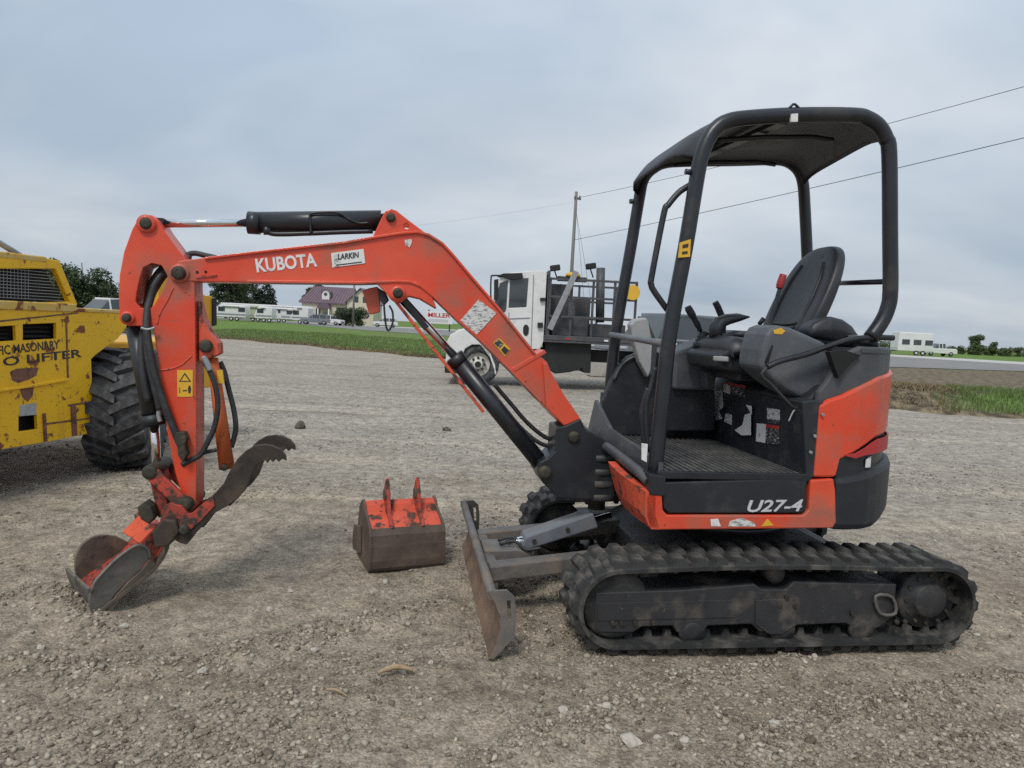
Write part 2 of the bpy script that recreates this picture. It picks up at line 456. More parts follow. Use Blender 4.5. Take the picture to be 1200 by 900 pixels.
# ------------------------------------------------------------------ ground
def vnoise(x, y, sc, seed=0):
    g = np.random.default_rng(seed).random((256, 256))
    x = np.asarray(x, float) * sc + 37.3; y = np.asarray(y, float) * sc + 91.7
    xi, yi = np.floor(x).astype(int), np.floor(y).astype(int)
    fx, fy = x - xi, y - yi
    fx = fx * fx * (3 - 2 * fx); fy = fy * fy * (3 - 2 * fy)
    a, b = g[xi % 256, yi % 256], g[(xi + 1) % 256, yi % 256]
    c, d = g[xi % 256, (yi + 1) % 256], g[(xi + 1) % 256, (yi + 1) % 256]
    return (a * (1 - fx) + b * fx) * (1 - fy) + (c * (1 - fx) + d * fx) * fy
def ground_z(x, y):
    x, y = np.asarray(x, float), np.asarray(y, float)
    ca, sa = math.cos(R(22)), math.sin(R(22))
    u, w = x * ca + y * sa, -x * sa + y * ca
    z = (vnoise(x, y, 1.1, 1) - .5) * .035 + (vnoise(x, y, 4.0, 2) - .5) * .018 + (vnoise(x, y, 13, 3) - .5) * .009
    z += (vnoise(u * .5, w * 2.2, 1.0, 4) - .5) * .035
    d_ = row_dist(x, y) + (vnoise(x, y, 5, 72) - .5) * .07
    z += .020 * np.exp(-(d_ / .055) ** 2) - .014 * np.exp(-((d_ - .17) / .08) ** 2)
    fade = np.clip((26 - np.hypot(x, y)) / 12, 0, 1)
    return z * fade - .012
WINDROWS = [[(-1.84, 2.675), (-1.494, 2.641), (-1.172, 2.717), (-0.845, 3.057), (-0.266, 3.511)], [(-0.049, 2.175), (0.231, 2.363), (0.657, 2.737), (1.261, 3.006)], [(0.793, 2.212), (1.391, 2.664), (2.24, 2.999)], [(-2.308, 3.244), (-2.168, 3.394), (-1.632, 2.948)]]
def row_dist(x, y):
    best = np.full(np.shape(x), 99.0)
    for pl in WINDROWS:
        for (x0, y0), (x1, y1) in zip(pl[:-1], pl[1:]):
            dx_, dy_ = x1 - x0, y1 - y0
            t = np.clip(((x - x0) * dx_ + (y - y0) * dy_) / (dx_ * dx_ + dy_ * dy_), 0, 1)
            best = np.minimum(best, np.hypot(x - x0 - t * dx_, y - y0 - t * dy_))
    return best
def pile(x, y):
    d_ = row_dist(x, y) + (vnoise(x, y, 6, 71) - .5) * .08
    return pile0(x, y) * (1 - .5 * np.exp(-((d_ - .19) / .09) ** 2)) + .5 * np.exp(-(d_ / .06) ** 2)
def pile0(x, y):
    return np.clip(vnoise(x, y, 1.6, 8) * .55 + vnoise(x * .6 + y * .35, y * 2.4 - x * .9, 1.0, 9) * .75 - .40, 0.01, 1) ** 1.4

def axis(lo, hi, fine_lo, fine_hi, step, grow):
    a = list(np.arange(fine_lo, fine_hi, step))
    s, p = step, fine_hi
    while p < hi:
        a.append(p); s *= grow; p += s
    a.append(hi)
    s, p = step, fine_lo
    while p > lo:
        s *= grow; p -= s; a.insert(0, max(p, lo))
    return np.array(a)
gx = axis(-900, 900, -4.2, 4.2, .035, 1.09)
gy = axis(-60, 1800, 1.2, 7.5, .035, 1.09)
X, Y = np.meshgrid(gx, gy)
Z = ground_z(X, Y)
nx, ny = len(gx), len(gy)
verts = np.stack([X.ravel(), Y.ravel(), Z.ravel()], 1)
idx = np.arange(nx * ny).reshape(ny, nx)
quads = np.stack([idx[:-1, :-1].ravel(), idx[:-1, 1:].ravel(), idx[1:, 1:].ravel(), idx[1:, :-1].ravel()], 1)
def np_mesh(name, verts, faces, mat, smooth=False, tone=None):
    me = bpy.data.meshes.new(name)
    nf, k = faces.shape
    me.vertices.add(len(verts)); me.vertices.foreach_set('co', np.ascontiguousarray(verts, dtype=np.float32).ravel())
    me.loops.add(nf * k); me.loops.foreach_set('vertex_index', np.ascontiguousarray(faces, dtype=np.int32).ravel())
    me.polygons.add(nf)
    me.polygons.foreach_set('loop_start', np.arange(nf, dtype=np.int32) * k)
    if smooth: me.polygons.foreach_set('use_smooth', np.ones(nf, bool))
    if tone is not None:
        a = me.attributes.new('tone', 'FLOAT', 'POINT'); a.data.foreach_set('value', np.ascontiguousarray(tone, dtype=np.float32))
    me.materials.append(mat if not isinstance(mat, str) else M[mat])
    me.update(calc_edges=True)
    me.validate()
    return me
def np_obj(name, me, parent=None):
    o = bpy.data.objects.new(name, me); scene.collection.objects.link(o)
    if parent: o.parent = parent
    return o

def gravel_material():
    m = bpy.data.materials.new('gravel_ground'); m.use_nodes = True
    t = m.node_tree; nd, lk = t.nodes.new, t.links.new
    b = t.nodes['Principled BSDF']; b.inputs['Roughness'].default_value = .95; b.inputs['Specular IOR Level'].default_value = .25
    co = nd('ShaderNodeTexCoord').outputs['Object']
    def noise(sc, de=6, vec=None, ro=.6):
        n = nd('ShaderNodeTexNoise'); n.inputs['Scale'].default_value = sc; n.inputs['Detail'].default_value = de; n.inputs['Roughness'].default_value = ro
        lk(vec or co, n.inputs['Vector']); return n.outputs['Fac']
    def ramp(v, a, bb, A, B):
        r = nd('ShaderNodeValToRGB'); r.color_ramp.elements[0].position = a; r.color_ramp.elements[1].position = bb
        r.color_ramp.elements[0].color = (*A, 1); r.color_ramp.elements[1].color = (*B, 1); lk(v, r.inputs[0]); return r.outputs[0]
    def mixc(f, A, B, mode='MIX'):
        x = nd('ShaderNodeMix'); x.data_type = 'RGBA'; x.blend_type = mode
        if isinstance(f, float): x.inputs['Factor'].default_value = f
        else: lk(f, x.inputs['Factor'])
        lk(A, x.inputs['A']); lk(B, x.inputs['B']); return x.outputs['Result']
    base = ramp(noise(.8, 7), .38, .62, (.175, .134, .094), (.36, .29, .21))
    grain = ramp(noise(70, 6, None, .8), .36, .64, (.135, .108, .080), (.52, .45, .355))
    col = mixc(.5, base, grain)
    # small pebbles
    vo = nd('ShaderNodeTexVoronoi'); vo.inputs['Scale'].default_value = 95; lk(co, vo.inputs['Vector'])
    sepc = nd('ShaderNodeSeparateColor'); lk(vo.outputs['Color'], sepc.inputs[0])
    peb = ramp(sepc.outputs[0], .15, .95, (.16, .132, .10), (.45, .395, .32))
    col = mixc(.45, col, peb)
    # crumbs of every size
    sp = ramp(noise(9, 9, None, .85), .38, .62, (.55, .54, .53), (1.44, 1.43, 1.42))
    col = mixc(1.0, col, sp, 'MULTIPLY')
    # old wheel lines across the lot, packed paler or loose and darker
    for rot, sx, sy, lo_, hi_, A_, B_ in ((14, .035, 1.7, .56, .66, (1, 1, 1), (1.22, 1.20, 1.16)), (-24, .05, 1.3, .58, .66, (1, 1, 1), (.82, .81, .79)), (33, .05, 2.1, .60, .67, (1, 1, 1), (1.16, 1.14, 1.10))):
        mpn = nd('ShaderNodeMapping'); mpn.inputs['Rotation'].default_value = (0, 0, R(rot)); mpn.inputs['Scale'].default_value = (sx, sy, 1)
        lk(co, mpn.inputs['Vector'])
        st = ramp(noise(1.0, 3, mpn.outputs[0], .5), lo_, hi_, A_, B_)
        col = mixc(.8, col, st, 'MULTIPLY')
    # damp brown fines
    br = nd('ShaderNodeMapRange'); br.inputs['From Min'].default_value = .56; br.inputs['From Max'].default_value = .74; br.inputs['To Max'].default_value = .6
    lk(noise(1.1, 5), br.inputs['Value'])
    bc = nd('ShaderNodeRGB'); bc.outputs[0].default_value = (.165, .125, .086, 1)
    col = mixc(br.outputs[0], col, bc.outputs[0])
    # the graded middle of the lot is paler, dry limestone fines
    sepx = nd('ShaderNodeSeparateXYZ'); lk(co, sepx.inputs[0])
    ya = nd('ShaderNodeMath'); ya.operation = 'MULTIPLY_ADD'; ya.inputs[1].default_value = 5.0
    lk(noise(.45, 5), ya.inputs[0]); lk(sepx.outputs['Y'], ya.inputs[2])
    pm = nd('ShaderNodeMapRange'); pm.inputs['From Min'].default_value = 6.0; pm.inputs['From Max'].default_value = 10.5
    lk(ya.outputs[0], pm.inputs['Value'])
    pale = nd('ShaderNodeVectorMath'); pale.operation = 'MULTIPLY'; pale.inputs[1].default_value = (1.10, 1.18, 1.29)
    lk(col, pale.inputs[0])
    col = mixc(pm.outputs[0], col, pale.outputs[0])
    lk(col, b.inputs['Base Color'])
    h = nd('ShaderNodeMath'); h.operation = 'ADD'
    lk(noise(60, 5, None, .7), h.inputs[0])
    inv = nd('ShaderNodeMath'); inv.operation = 'MULTIPLY'; inv.inputs[1].default_value = -.6
    lk(vo.outputs['Distance'], inv.inputs[0]); lk(inv.outputs[0], h.inputs[1])
    bp = nd('ShaderNodeBump'); bp.inputs['Strength'].default_value = .8; bp.inputs['Distance'].default_value = .012
    lk(h.outputs[0], bp.inputs['Height']); lk(bp.outputs[0], b.inputs['Normal'])
    M['gravel_ground'] = m
    return m
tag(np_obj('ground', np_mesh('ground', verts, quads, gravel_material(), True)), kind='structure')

# loose crushed stone, too many to count
def stone_batch(n, ylo, yhi, power, smin, smax, seed):
    g = np.random.default_rng(seed)
    keep_x, keep_y = [], []
    tot = 0
    while tot < n:
        u = g.random(n)
        k = 1 - power
        y = (ylo ** k + u * (yhi ** k - ylo ** k)) ** (1 / k)
        x = (g.random(n) * 2 - 1) * (.82 * y + .5)
        ok = g.random(n) < pile(x, y)
        keep_x.append(x[ok]); keep_y.append(y[ok]); tot += ok.sum()
    x, y = np.concatenate(keep_x)[:n], np.concatenate(keep_y)[:n]
    s = smin + (smax - smin) * g.random(n) ** 4.0
    base = np.array([(a, b, c) for a in (-1, 1) for b in (-1, 1) for c in (-1, 1)], float)
    v = base[None] * (1 + (g.random((n, 8, 3)) - .5) * .9)
    v *= (s[:, None] * (.55 + .6 * g.random((n, 3))) * np.array([1, 1, .72]))[:, None, :] * .5
    a = g.random(n) * 6.283; b = (g.random(n) - .5) * 1.2
    ca, sa, cb, sb = np.cos(a), np.sin(a), np.cos(b), np.sin(b)
    x1 = v[..., 0] * cb[:, None] + v[..., 2] * sb[:, None]; z1 = -v[..., 0] * sb[:, None] + v[..., 2] * cb[:, None]
    v = np.stack([x1 * ca[:, None] - v[..., 1] * sa[:, None], x1 * sa[:, None] + v[..., 1] * ca[:, None], z1], -1)
    v += np.stack([x, y, ground_z(x, y) + s * .16], 1)[:, None]
    F = np.array([(0, 1, 3, 2), (4, 6, 7, 5), (0, 4, 5, 1), (2, 3, 7, 6), (0, 2, 6, 4), (1, 5, 7, 3)])
    faces = (np.arange(n)[:, None, None] * 8 + F[None]).reshape(-1, 4)
    tone = np.clip(g.normal(.42, .24, n), 0, 1)
    return v.reshape(-1, 3), faces, np.repeat(tone, 8)
v, f, t = stone_batch(56000, 1.5, 14.0, 1.5, .004, .021, 5)
tag(np_obj('gravel', np_mesh('gravel', v, f, 'gravel_stone', False, t)), 'loose crushed grey and tan stone scattered over the lot', 'gravel', kind='stuff')

# single stones and bits that stand out on the lot
def rock(name, loc, size, mat, label, cat, group=None, seed=0, flat=.62):
    import bmesh
    bm = bmesh.new(); bmesh.ops.create_icosphere(bm, subdivisions=2, radius=.5)
    r = random.Random(seed)
    ph = [(r.uniform(1.5, 4), r.uniform(0, 6), r.uniform(-1, 1), r.uniform(-1, 1), r.uniform(-1, 1)) for _ in range(5)]
    for q in bm.verts:
        d = q.co.normalized()
        k = 1 + sum(.09 * math.sin(a * (d.x * c1 + d.y * c2 + d.z * c3) * 2 + b) for a, b, c1, c2, c3 in ph)
        q.co = Vector((d.x * k * size[0] / 2, d.y * k * size[1] / 2, max(d.z, -.6) * k * size[0] * flat / 2))
    me = bpy.data.meshes.new(name); bm.to_mesh(me); bm.free(); me.materials.append(M[mat])
    o = np_obj(name, me)
    o.location = (loc[0], loc[1], float(ground_z(loc[0], loc[1])) + size[0] * flat * .22)
    o.rotation_euler = (0, 0, r.uniform(0, 6))
    return tag(o, label, cat, group)
rock('stone', (0.447, 2.296), (.075, .055), 'pale_stone', 'largest flat pale stone lying on the bare gravel before the track', 'stone', seed=1, flat=.5)
pebbles = [(0.543, 2.324), (0.637, 2.322), (-1.076, 3.277), (-1.056, 3.522), (-1.123, 2.666), (0.396, 2.499), (0.383, 2.366), (0.98, 2.445), (-1.603, 2.995), (-1.822, 2.788), (-0.271, 2.82), (-0.609, 3.694), (1.393, 3.102), (2.289, 3.385), (0.239, 2.479), (-0.766, 2.905)]
for i, p in enumerate(pebbles):
    s = .030 + .018 * ((i * 37) % 10) / 10
    rock('stone', p, (s, s * .8), 'pale_stone', 'small pale stone lying loose on the gravel lot', 'stone', 'small pale stones on the gravel', seed=20 + i)
rock('dirt_clod', (-2.573, 8.837), (.16, .13), 'dark_clod', 'dark round clod of dirt beyond the thumb plates', 'clod', seed=61, flat=.8)
rock('dirt_clod', (-0.813, 9.221), (.15, .11), 'dark_clod', 'dark flat clod of dirt beside the boom cylinder', 'clod', seed=62, flat=.5)
a, b = (-0.461, 2.679), (-0.329, 2.713)
tag(MB().tube([(a[0], a[1], .012), ((a[0] + b[0]) / 2, (a[1] + b[1]) / 2 + .012, .026), (b[0], b[1], .014)], [.008, .011, .009], n=7).build('stick', 'stick_wood'),
    'thick pale wooden stick lying on gravel left of the blade', 'stick')
a, b = (-0.62, 2.546), (-0.536, 2.506)
tag(MB().tube([(a[0], a[1], .008), ((a[0] + b[0]) / 2, (a[1] + b[1]) / 2 + .004, .014), (b[0], b[1], .006)], [.005, .006, .003], n=6).build('stick', 'stick_wood'),
    'thin short twig lying on bare gravel', 'stick')

# ------------------------------------------------------------------ verge, road
def land_material(name, A, B, C, scale, bump=.6, dead=None):
    m = bpy.data.materials.new(name); m.use_nodes = True
    t = m.node_tree; nd, lk = t.nodes.new, t.links.new
    b = t.nodes['Principled BSDF']; b.inputs['Roughness'].default_value = .95; b.inputs['Specular IOR Level'].default_value = .15
    co = nd('ShaderNodeTexCoord').outputs['Object']
    def noise(sc, de=6):
        n = nd('ShaderNodeTexNoise'); n.inputs['Scale'].default_value = sc; n.inputs['Detail'].default_value = de; lk(co, n.inputs['Vector']); return n.outputs['Fac']
    r = nd('ShaderNodeValToRGB'); e0, e1 = r.color_ramp.elements
    e0.position, e1.position = .36, .66; e0.color, e1.color = (*A, 1), (*B, 1)
    lk(noise(scale, 8), r.inputs[0])
    mr = nd('ShaderNodeMapRange'); mr.inputs['From Min'].default_value = .56; mr.inputs['From Max'].default_value = .72; mr.inputs['To Max'].default_value = .6
    lk(noise(scale * .22), mr.inputs['Value'])
    x = nd('ShaderNodeMix'); x.data_type = 'RGBA'; lk(mr.outputs[0], x.inputs['Factor']); lk(r.outputs[0], x.inputs['A']); x.inputs['B'].default_value = (*C, 1)
    res = x.outputs['Result']
    if dead:
        at = nd('ShaderNodeAttribute'); at.attribute_name = 'tone'
        ad = nd('ShaderNodeMath'); ad.operation = 'MULTIPLY_ADD'; ad.inputs[1].default_value = 1.5
        sb_ = nd('ShaderNodeMath'); sb_.operation = 'SUBTRACT'; sb_.inputs[1].default_value = .75; sb_.use_clamp = False
        lk(noise(1.6, 8), sb_.inputs[0]); lk(at.outputs['Fac'], ad.inputs[0]); lk(sb_.outputs[0], ad.inputs[2]); ad.use_clamp = True
        r2 = nd('ShaderNodeValToRGB'); q0, q1 = r2.color_ramp.elements
        q0.position, q1.position = .38, .64; q0.color, q1.color = (*dead[0], 1), (*dead[1], 1)
        lk(noise(3.5, 9), r2.inputs[0])
        y_ = nd('ShaderNodeMix'); y_.data_type = 'RGBA'; lk(ad.outputs[0], y_.inputs['Factor']); lk(res, y_.inputs['A']); lk(r2.outputs[0], y_.inputs['B'])
        res = y_.outputs['Result']
    lk(res, b.inputs['Base Color'])
    bp = nd('ShaderNodeBump'); bp.inputs['Strength'].default_value = bump; bp.inputs['Distance'].default_value = .05
    lk(noise(scale * 6), bp.inputs['Height']); lk(bp.outputs[0], b.inputs['Normal'])
    M[name] = m
land_material('verge_grass', (.085, .15, .026), (.15, .225, .05), (.19, .21, .075), .9, dead=((.075, .06, .042), (.23, .185, .12)))
land_material('asphalt', (.20, .195, .19), (.25, .243, .235), (.17, .165, .16), .5, .2)
land_material('pale_shoulder', (.43, .415, .39), (.50, .485, .455), (.36, .35, .33), .6, .2)

LOT = [(-320, 215), (-60, 62), (-17.364, 36.7), (-14.081, 36.041), (-10.031, 33.842), (-2.937, 27.309), (2.5, 25.0), (5.5, 20.5), (7.668, 14.718), (10.05, 14.142), (24, 9.5), (60, 2), (320, -40)]
def resample(pl, step):
    o = []
    for (x0, y0), (x1, y1) in zip(pl[:-1], pl[1:]):
        n = max(int(math.hypot(x1 - x0, y1 - y0) / step), 1)
        for i in range(n): o.append((x0 + (x1 - x0) * i / n, y0 + (y1 - y0) * i / n))
    return o + [pl[-1]]
edge = np.array(resample(LOT, .6))
edge[:, 1] += (vnoise(edge[:, 0], edge[:, 1], .45, 21) - .5) * 2.2 + (vnoise(edge[:, 0], edge[:, 1], 1.7, 22) - .5) * .8
def mound_z(x, y, d):
    """how far the bank stands above the lot, d metres in from its edge"""
    right = np.clip((x - 5.5) / 2.5, 0, 1)
    h = np.clip(d / 2.0, 0, 1) * np.clip((9.0 - d) / 5.0, 0, 1)
    return .03 + right * h * (.30 + .22 * (vnoise(x, y, .8, 31) - .5) + .12 * (vnoise(x, y, 2.6, 32) - .5))
offs = [-.4, 0, .25, .5, .8, 1.2, 1.7, 2.3, 3, 4, 5, 6, 7.5, 9, 12, 18, 30, 60, 130, 400, 1400]
vv = []
for k, d in enumerate(offs):
    z = np.full(len(edge), -.07) if k == 0 else mound_z(edge[:, 0], edge[:, 1] + d, d) - (.04 if k == 1 else 0)
    vv.append(np.stack([edge[:, 0] + 0 * d, edge[:, 1] + d, z], 1))
vv = np.concatenate(vv); ne = len(edge)
ii = np.arange(len(offs) * ne).reshape(len(offs), ne)
qq = np.stack([ii[:-1, :-1].ravel(), ii[:-1, 1:].ravel(), ii[1:, 1:].ravel(), ii[1:, :-1].ravel()], 1)
dd = np.repeat(np.array(offs), ne)
green = np.clip((vv[:, 0] - .61 * vv[:, 1] + (vnoise(vv[:, 0], vv[:, 1], .7, 52) - .5) * 2) * .8, 0, 1) * np.clip((10 - dd) / 3, 0, 1) * np.clip(dd / .7, 0, 1)
dead = np.clip((vv[:, 0] - 2.5) / 2, 0, 1) * np.clip((45 - dd) / 15, 0, 1) * (1 - green)
dead = np.maximum(dead, np.clip(1.1 - dd / (.6 + 3.5 * vnoise(vv[:, 0], vv[:, 1], .35, 53)), 0, 1) * .85)
dead = np.maximum(dead, np.clip(vnoise(vv[:, 0], vv[:, 1], .22, 54) - .62, 0, 1) * 1.6)
tag(np_obj('verge', np_mesh('verge', vv, qq, 'verge_grass', True, dead)), kind='structure')
def sheet(name, near, far, z, mat):
    n = resample(near, 3); f_ = resample(far, 3)
    k = min(len(n), len(f_))
    pick = lambda l: [l[int(i * (len(l) - 1) / (k - 1))] for i in range(k)]
    n, f_ = pick(n), pick(f_)
    mb = MB().add([(x, y, z) for x, y in n] + [(x, y, z) for x, y in f_], [(i, i + 1, k + i + 1, k + i) for i in range(k - 1)])
    return tag(mb.build(name, mat), kind='structure')
NEAR = [(-330, 280), (-42, 125), (-17.99, 83.781), (-11.214, 77.802), (-3.411, 68.257), (5, 62), (21.735, 42.152), (33.055, 46.979), (120, 20), (330, -40)]
FAR = [(-330, 330), (-52, 150), (-26.648, 124.006), (-18.777, 130.031), (-6.489, 128.774), (20, 112), (41.079, 79.881), (48.824, 69.487), (150, 45), (350, -10)]
FAR2 = [(-330, 345), (-55, 160), (-29.834, 138.809), (-21.147, 146.401), (-7.305, 144.809), (22, 128), (49.172, 95.666), (59.473, 84.687), (160, 52), (360, 5)]
sheet('road', NEAR, FAR, .06, 'asphalt')
sheet('road_shoulder', FAR, FAR2, .065, 'pale_shoulder')

# blades
def blades(n, xs, ys, h0, h1, w, zf, seed, lean=.5):
    g = np.random.default_rng(seed)
    h = h0 + (h1 - h0) * g.random(n); a = g.random(n) * 6.283; b = g.random(n) * 6.283
    z = zf(xs, ys) - .02
    dx_, dy_ = np.cos(a) * w, np.sin(a) * w
    lx, ly = np.cos(b) * h * lean * g.random(n), np.sin(b) * h * lean * g.random(n)
    v = np.stack([np.stack([xs - dx_, ys - dy_, z], 1), np.stack([xs + dx_, ys + dy_, z], 1),
                  np.stack([xs + lx * .4 + dx_ * .7, ys + ly * .4 + dy_ * .7, z + h * .6], 1), np.stack([xs + lx, ys + ly, z + h], 1),
                  np.stack([xs + lx * .4 - dx_ * .7, ys + ly * .4 - dy_ * .7, z + h * .6], 1)], 1)
    i = np.arange(n)[:, None] * 5
    f = np.concatenate([np.concatenate([i, i + 1, i + 2, i + 4], 1), np.concatenate([i + 4, i + 2, i + 3, i + 3], 1)])
    tone = np.repeat(g.random(n) * .6 + .4 * vnoise(xs, ys, .7, 40), 5)
    return v.reshape(-1, 3), f, tone
def blade_mesh(name, v, f, mat, t):
    quads_ = f[f[:, 2] != f[:, 3]]; tris = f[f[:, 2] == f[:, 3]][:, :3]
    a = np.concatenate([np.stack([quads_[:, 0], quads_[:, 1], quads_[:, 2]], 1), np.stack([quads_[:, 0], quads_[:, 2], quads_[:, 3]], 1), tris])
    return np_mesh(name, v, a, mat, False, t)
ex, ey = edge[:, 0], edge[:, 1]
def edge_y(x): return np.interp(x, ex, ey)
g = np.random.default_rng(3)
# green grass of the bank on the right
n = 26000
x = 8.4 + g.random(n) ** .8 * 10.0; d = g.random(n) ** 1.3 * 7.5
y = edge_y(x) + d
keep = ((x - .61 * y) * .45 + (vnoise(x, d, .9, 51) - .5) * 1.1 > 0) & (d > .15)
x, d, y = x[keep], d[keep], y[keep]
v, f, t = blades(len(x), x, y, .05, .17, .009, lambda a, b: mound_z(a, b, b - edge_y(a)), 4)
tag(np_obj('bank_grass', blade_mesh('bank_grass', v, f, 'grass_blade', t)), 'tuft green grass growing on the low bank beside the lot', 'grass', kind='stuff')
# dead brown growth on the bank next to it
n = 22000
x = 5.0 + g.random(n) * 10; d = g.random(n) * 12
y = edge_y(x) + d
keep = ((x - .61 * y) * .45 + (vnoise(x, d, .9, 51) - .5) * 1.1 < .25) | (d > 7.5)
x, d, y = x[keep], d[keep], y[keep]
v, f, t = blades(len(x), x, y, .03, .15, .012, lambda a, b: mound_z(a, b, b - edge_y(a)), 6, 1.6)
tag(np_obj('dead_growth', blade_mesh('dead_growth', v, f, 'dead_grass', t)), 'brown dead weeds matted over the low bank', 'weeds', kind='stuff')
# grass of the left verge: short, mown, with a dry fringe along the lot
n = 30000
x = -22 + g.random(n) * 26; d = g.random(n) ** 1.6 * 22; y = edge_y(x) + d
v, f, t = blades(n, x, y, .05, .14, .022, lambda a, b: mound_z(a, b, b - edge_y(a)), 8)
tag(np_obj('verge_blades', blade_mesh('verge_blades', v, f, 'grass_blade', t)), 'short mown green grass of the strip along the road', 'grass', kind='stuff')
n = 15000
x = -24 + g.random(n) * 29; d = np.abs(g.normal(0, .7, n)) * (.3 + 3.0 * vnoise(x, x * 0, .5, 55) ** 2) - .25; y = edge_y(x) + d
v, f, t = blades(n, x, y, .03, .12, .018, lambda a, b: mound_z(a, b, np.maximum(b - edge_y(a), 0)), 9, 1.4)
tag(np_obj('dry_fringe', blade_mesh('dry_fringe', v, f, 'dead_grass', t)), 'dry brown grass fringe between gravel and green strip', 'grass', kind='stuff')

# ------------------------------------------------------------------ excavator (local: x to its tail, y away, z up)
EX = thing('mini_excavator', 'orange and black mini excavator with open canopy parked on the gravel', 'excavator', (1.16, 3.80, 0), R(8.5))

# --- crawler tracks
FC, RC, FR_, RR_ = (-.785, .200), (.700, .205), .175, .180
def track_path(k=4, n=46):
    pts = []
    for i in range(61):
        t = i / 60
        pts.append((FC[0] + (RC[0] - FC[0]) * t, FC[1] + FR_ + (RC[1] + RR_ - FC[1] - FR_) * t + .014 * math.sin(math.pi * min(t * 1.15, 1))))
    for i in range(1, 40):
        a = math.pi / 2 - math.pi * i / 40
        pts.append((RC[0] + RR_ * math.cos(a), RC[1] + RR_ * math.sin(a)))
    for i in range(61):
        t = i / 60
        pts.append((RC[0] + (FC[0] - RC[0]) * t, .025))
    for i in range(1, 40):
        a = -math.pi / 2 - math.pi * i / 40
        pts.append((FC[0] + FR_ * math.cos(a), FC[1] + FR_ * math.sin(a)))
    P = np.array(pts + [pts[0]])
    s = np.concatenate([[0], np.cumsum(np.hypot(*np.diff(P, axis=0).T))])
    u = np.linspace(0, s[-1], n * k + 1)[:-1]
    return np.stack([np.interp(u, s, P[:, 0]), np.interp(u, s, P[:, 1])], 1)
TP = track_path()
NTP = len(TP)
TT = np.roll(TP, -1, 0) - np.roll(TP, 1, 0); TT /= np.linalg.norm(TT, axis=1)[:, None]
TN = np.stack([-TT[:, 1], TT[:, 0]], 1)          # outward
def make_lug():
    mb = MB()
    # chunky block, narrower at the top, skewed like a chevron
    b = [(-.036, 0, -.004), (.030, 0, -.004), (.040, .138, -.004), (-.026, .138, -.004)]
    t = [(-.022, .006, .024), (.018, .006, .024), (.027, .124, .021), (-.013, .124, .021)]
    mb.add(b + t, [(0, 3, 2, 1), (4, 5, 6, 7), (0, 1, 5, 4), (1, 2, 6, 5), (2, 3, 7, 6), (3, 0, 4, 7)])
    return mb.build('tread_lug', 'rubber_dusty', None, .004, 1)
lug0 = make_lug(); lug0_me = lug0.data
bev = [(m.width, m.segments) for m in lug0.modifiers]
bpy.data.objects.remove(lug0)
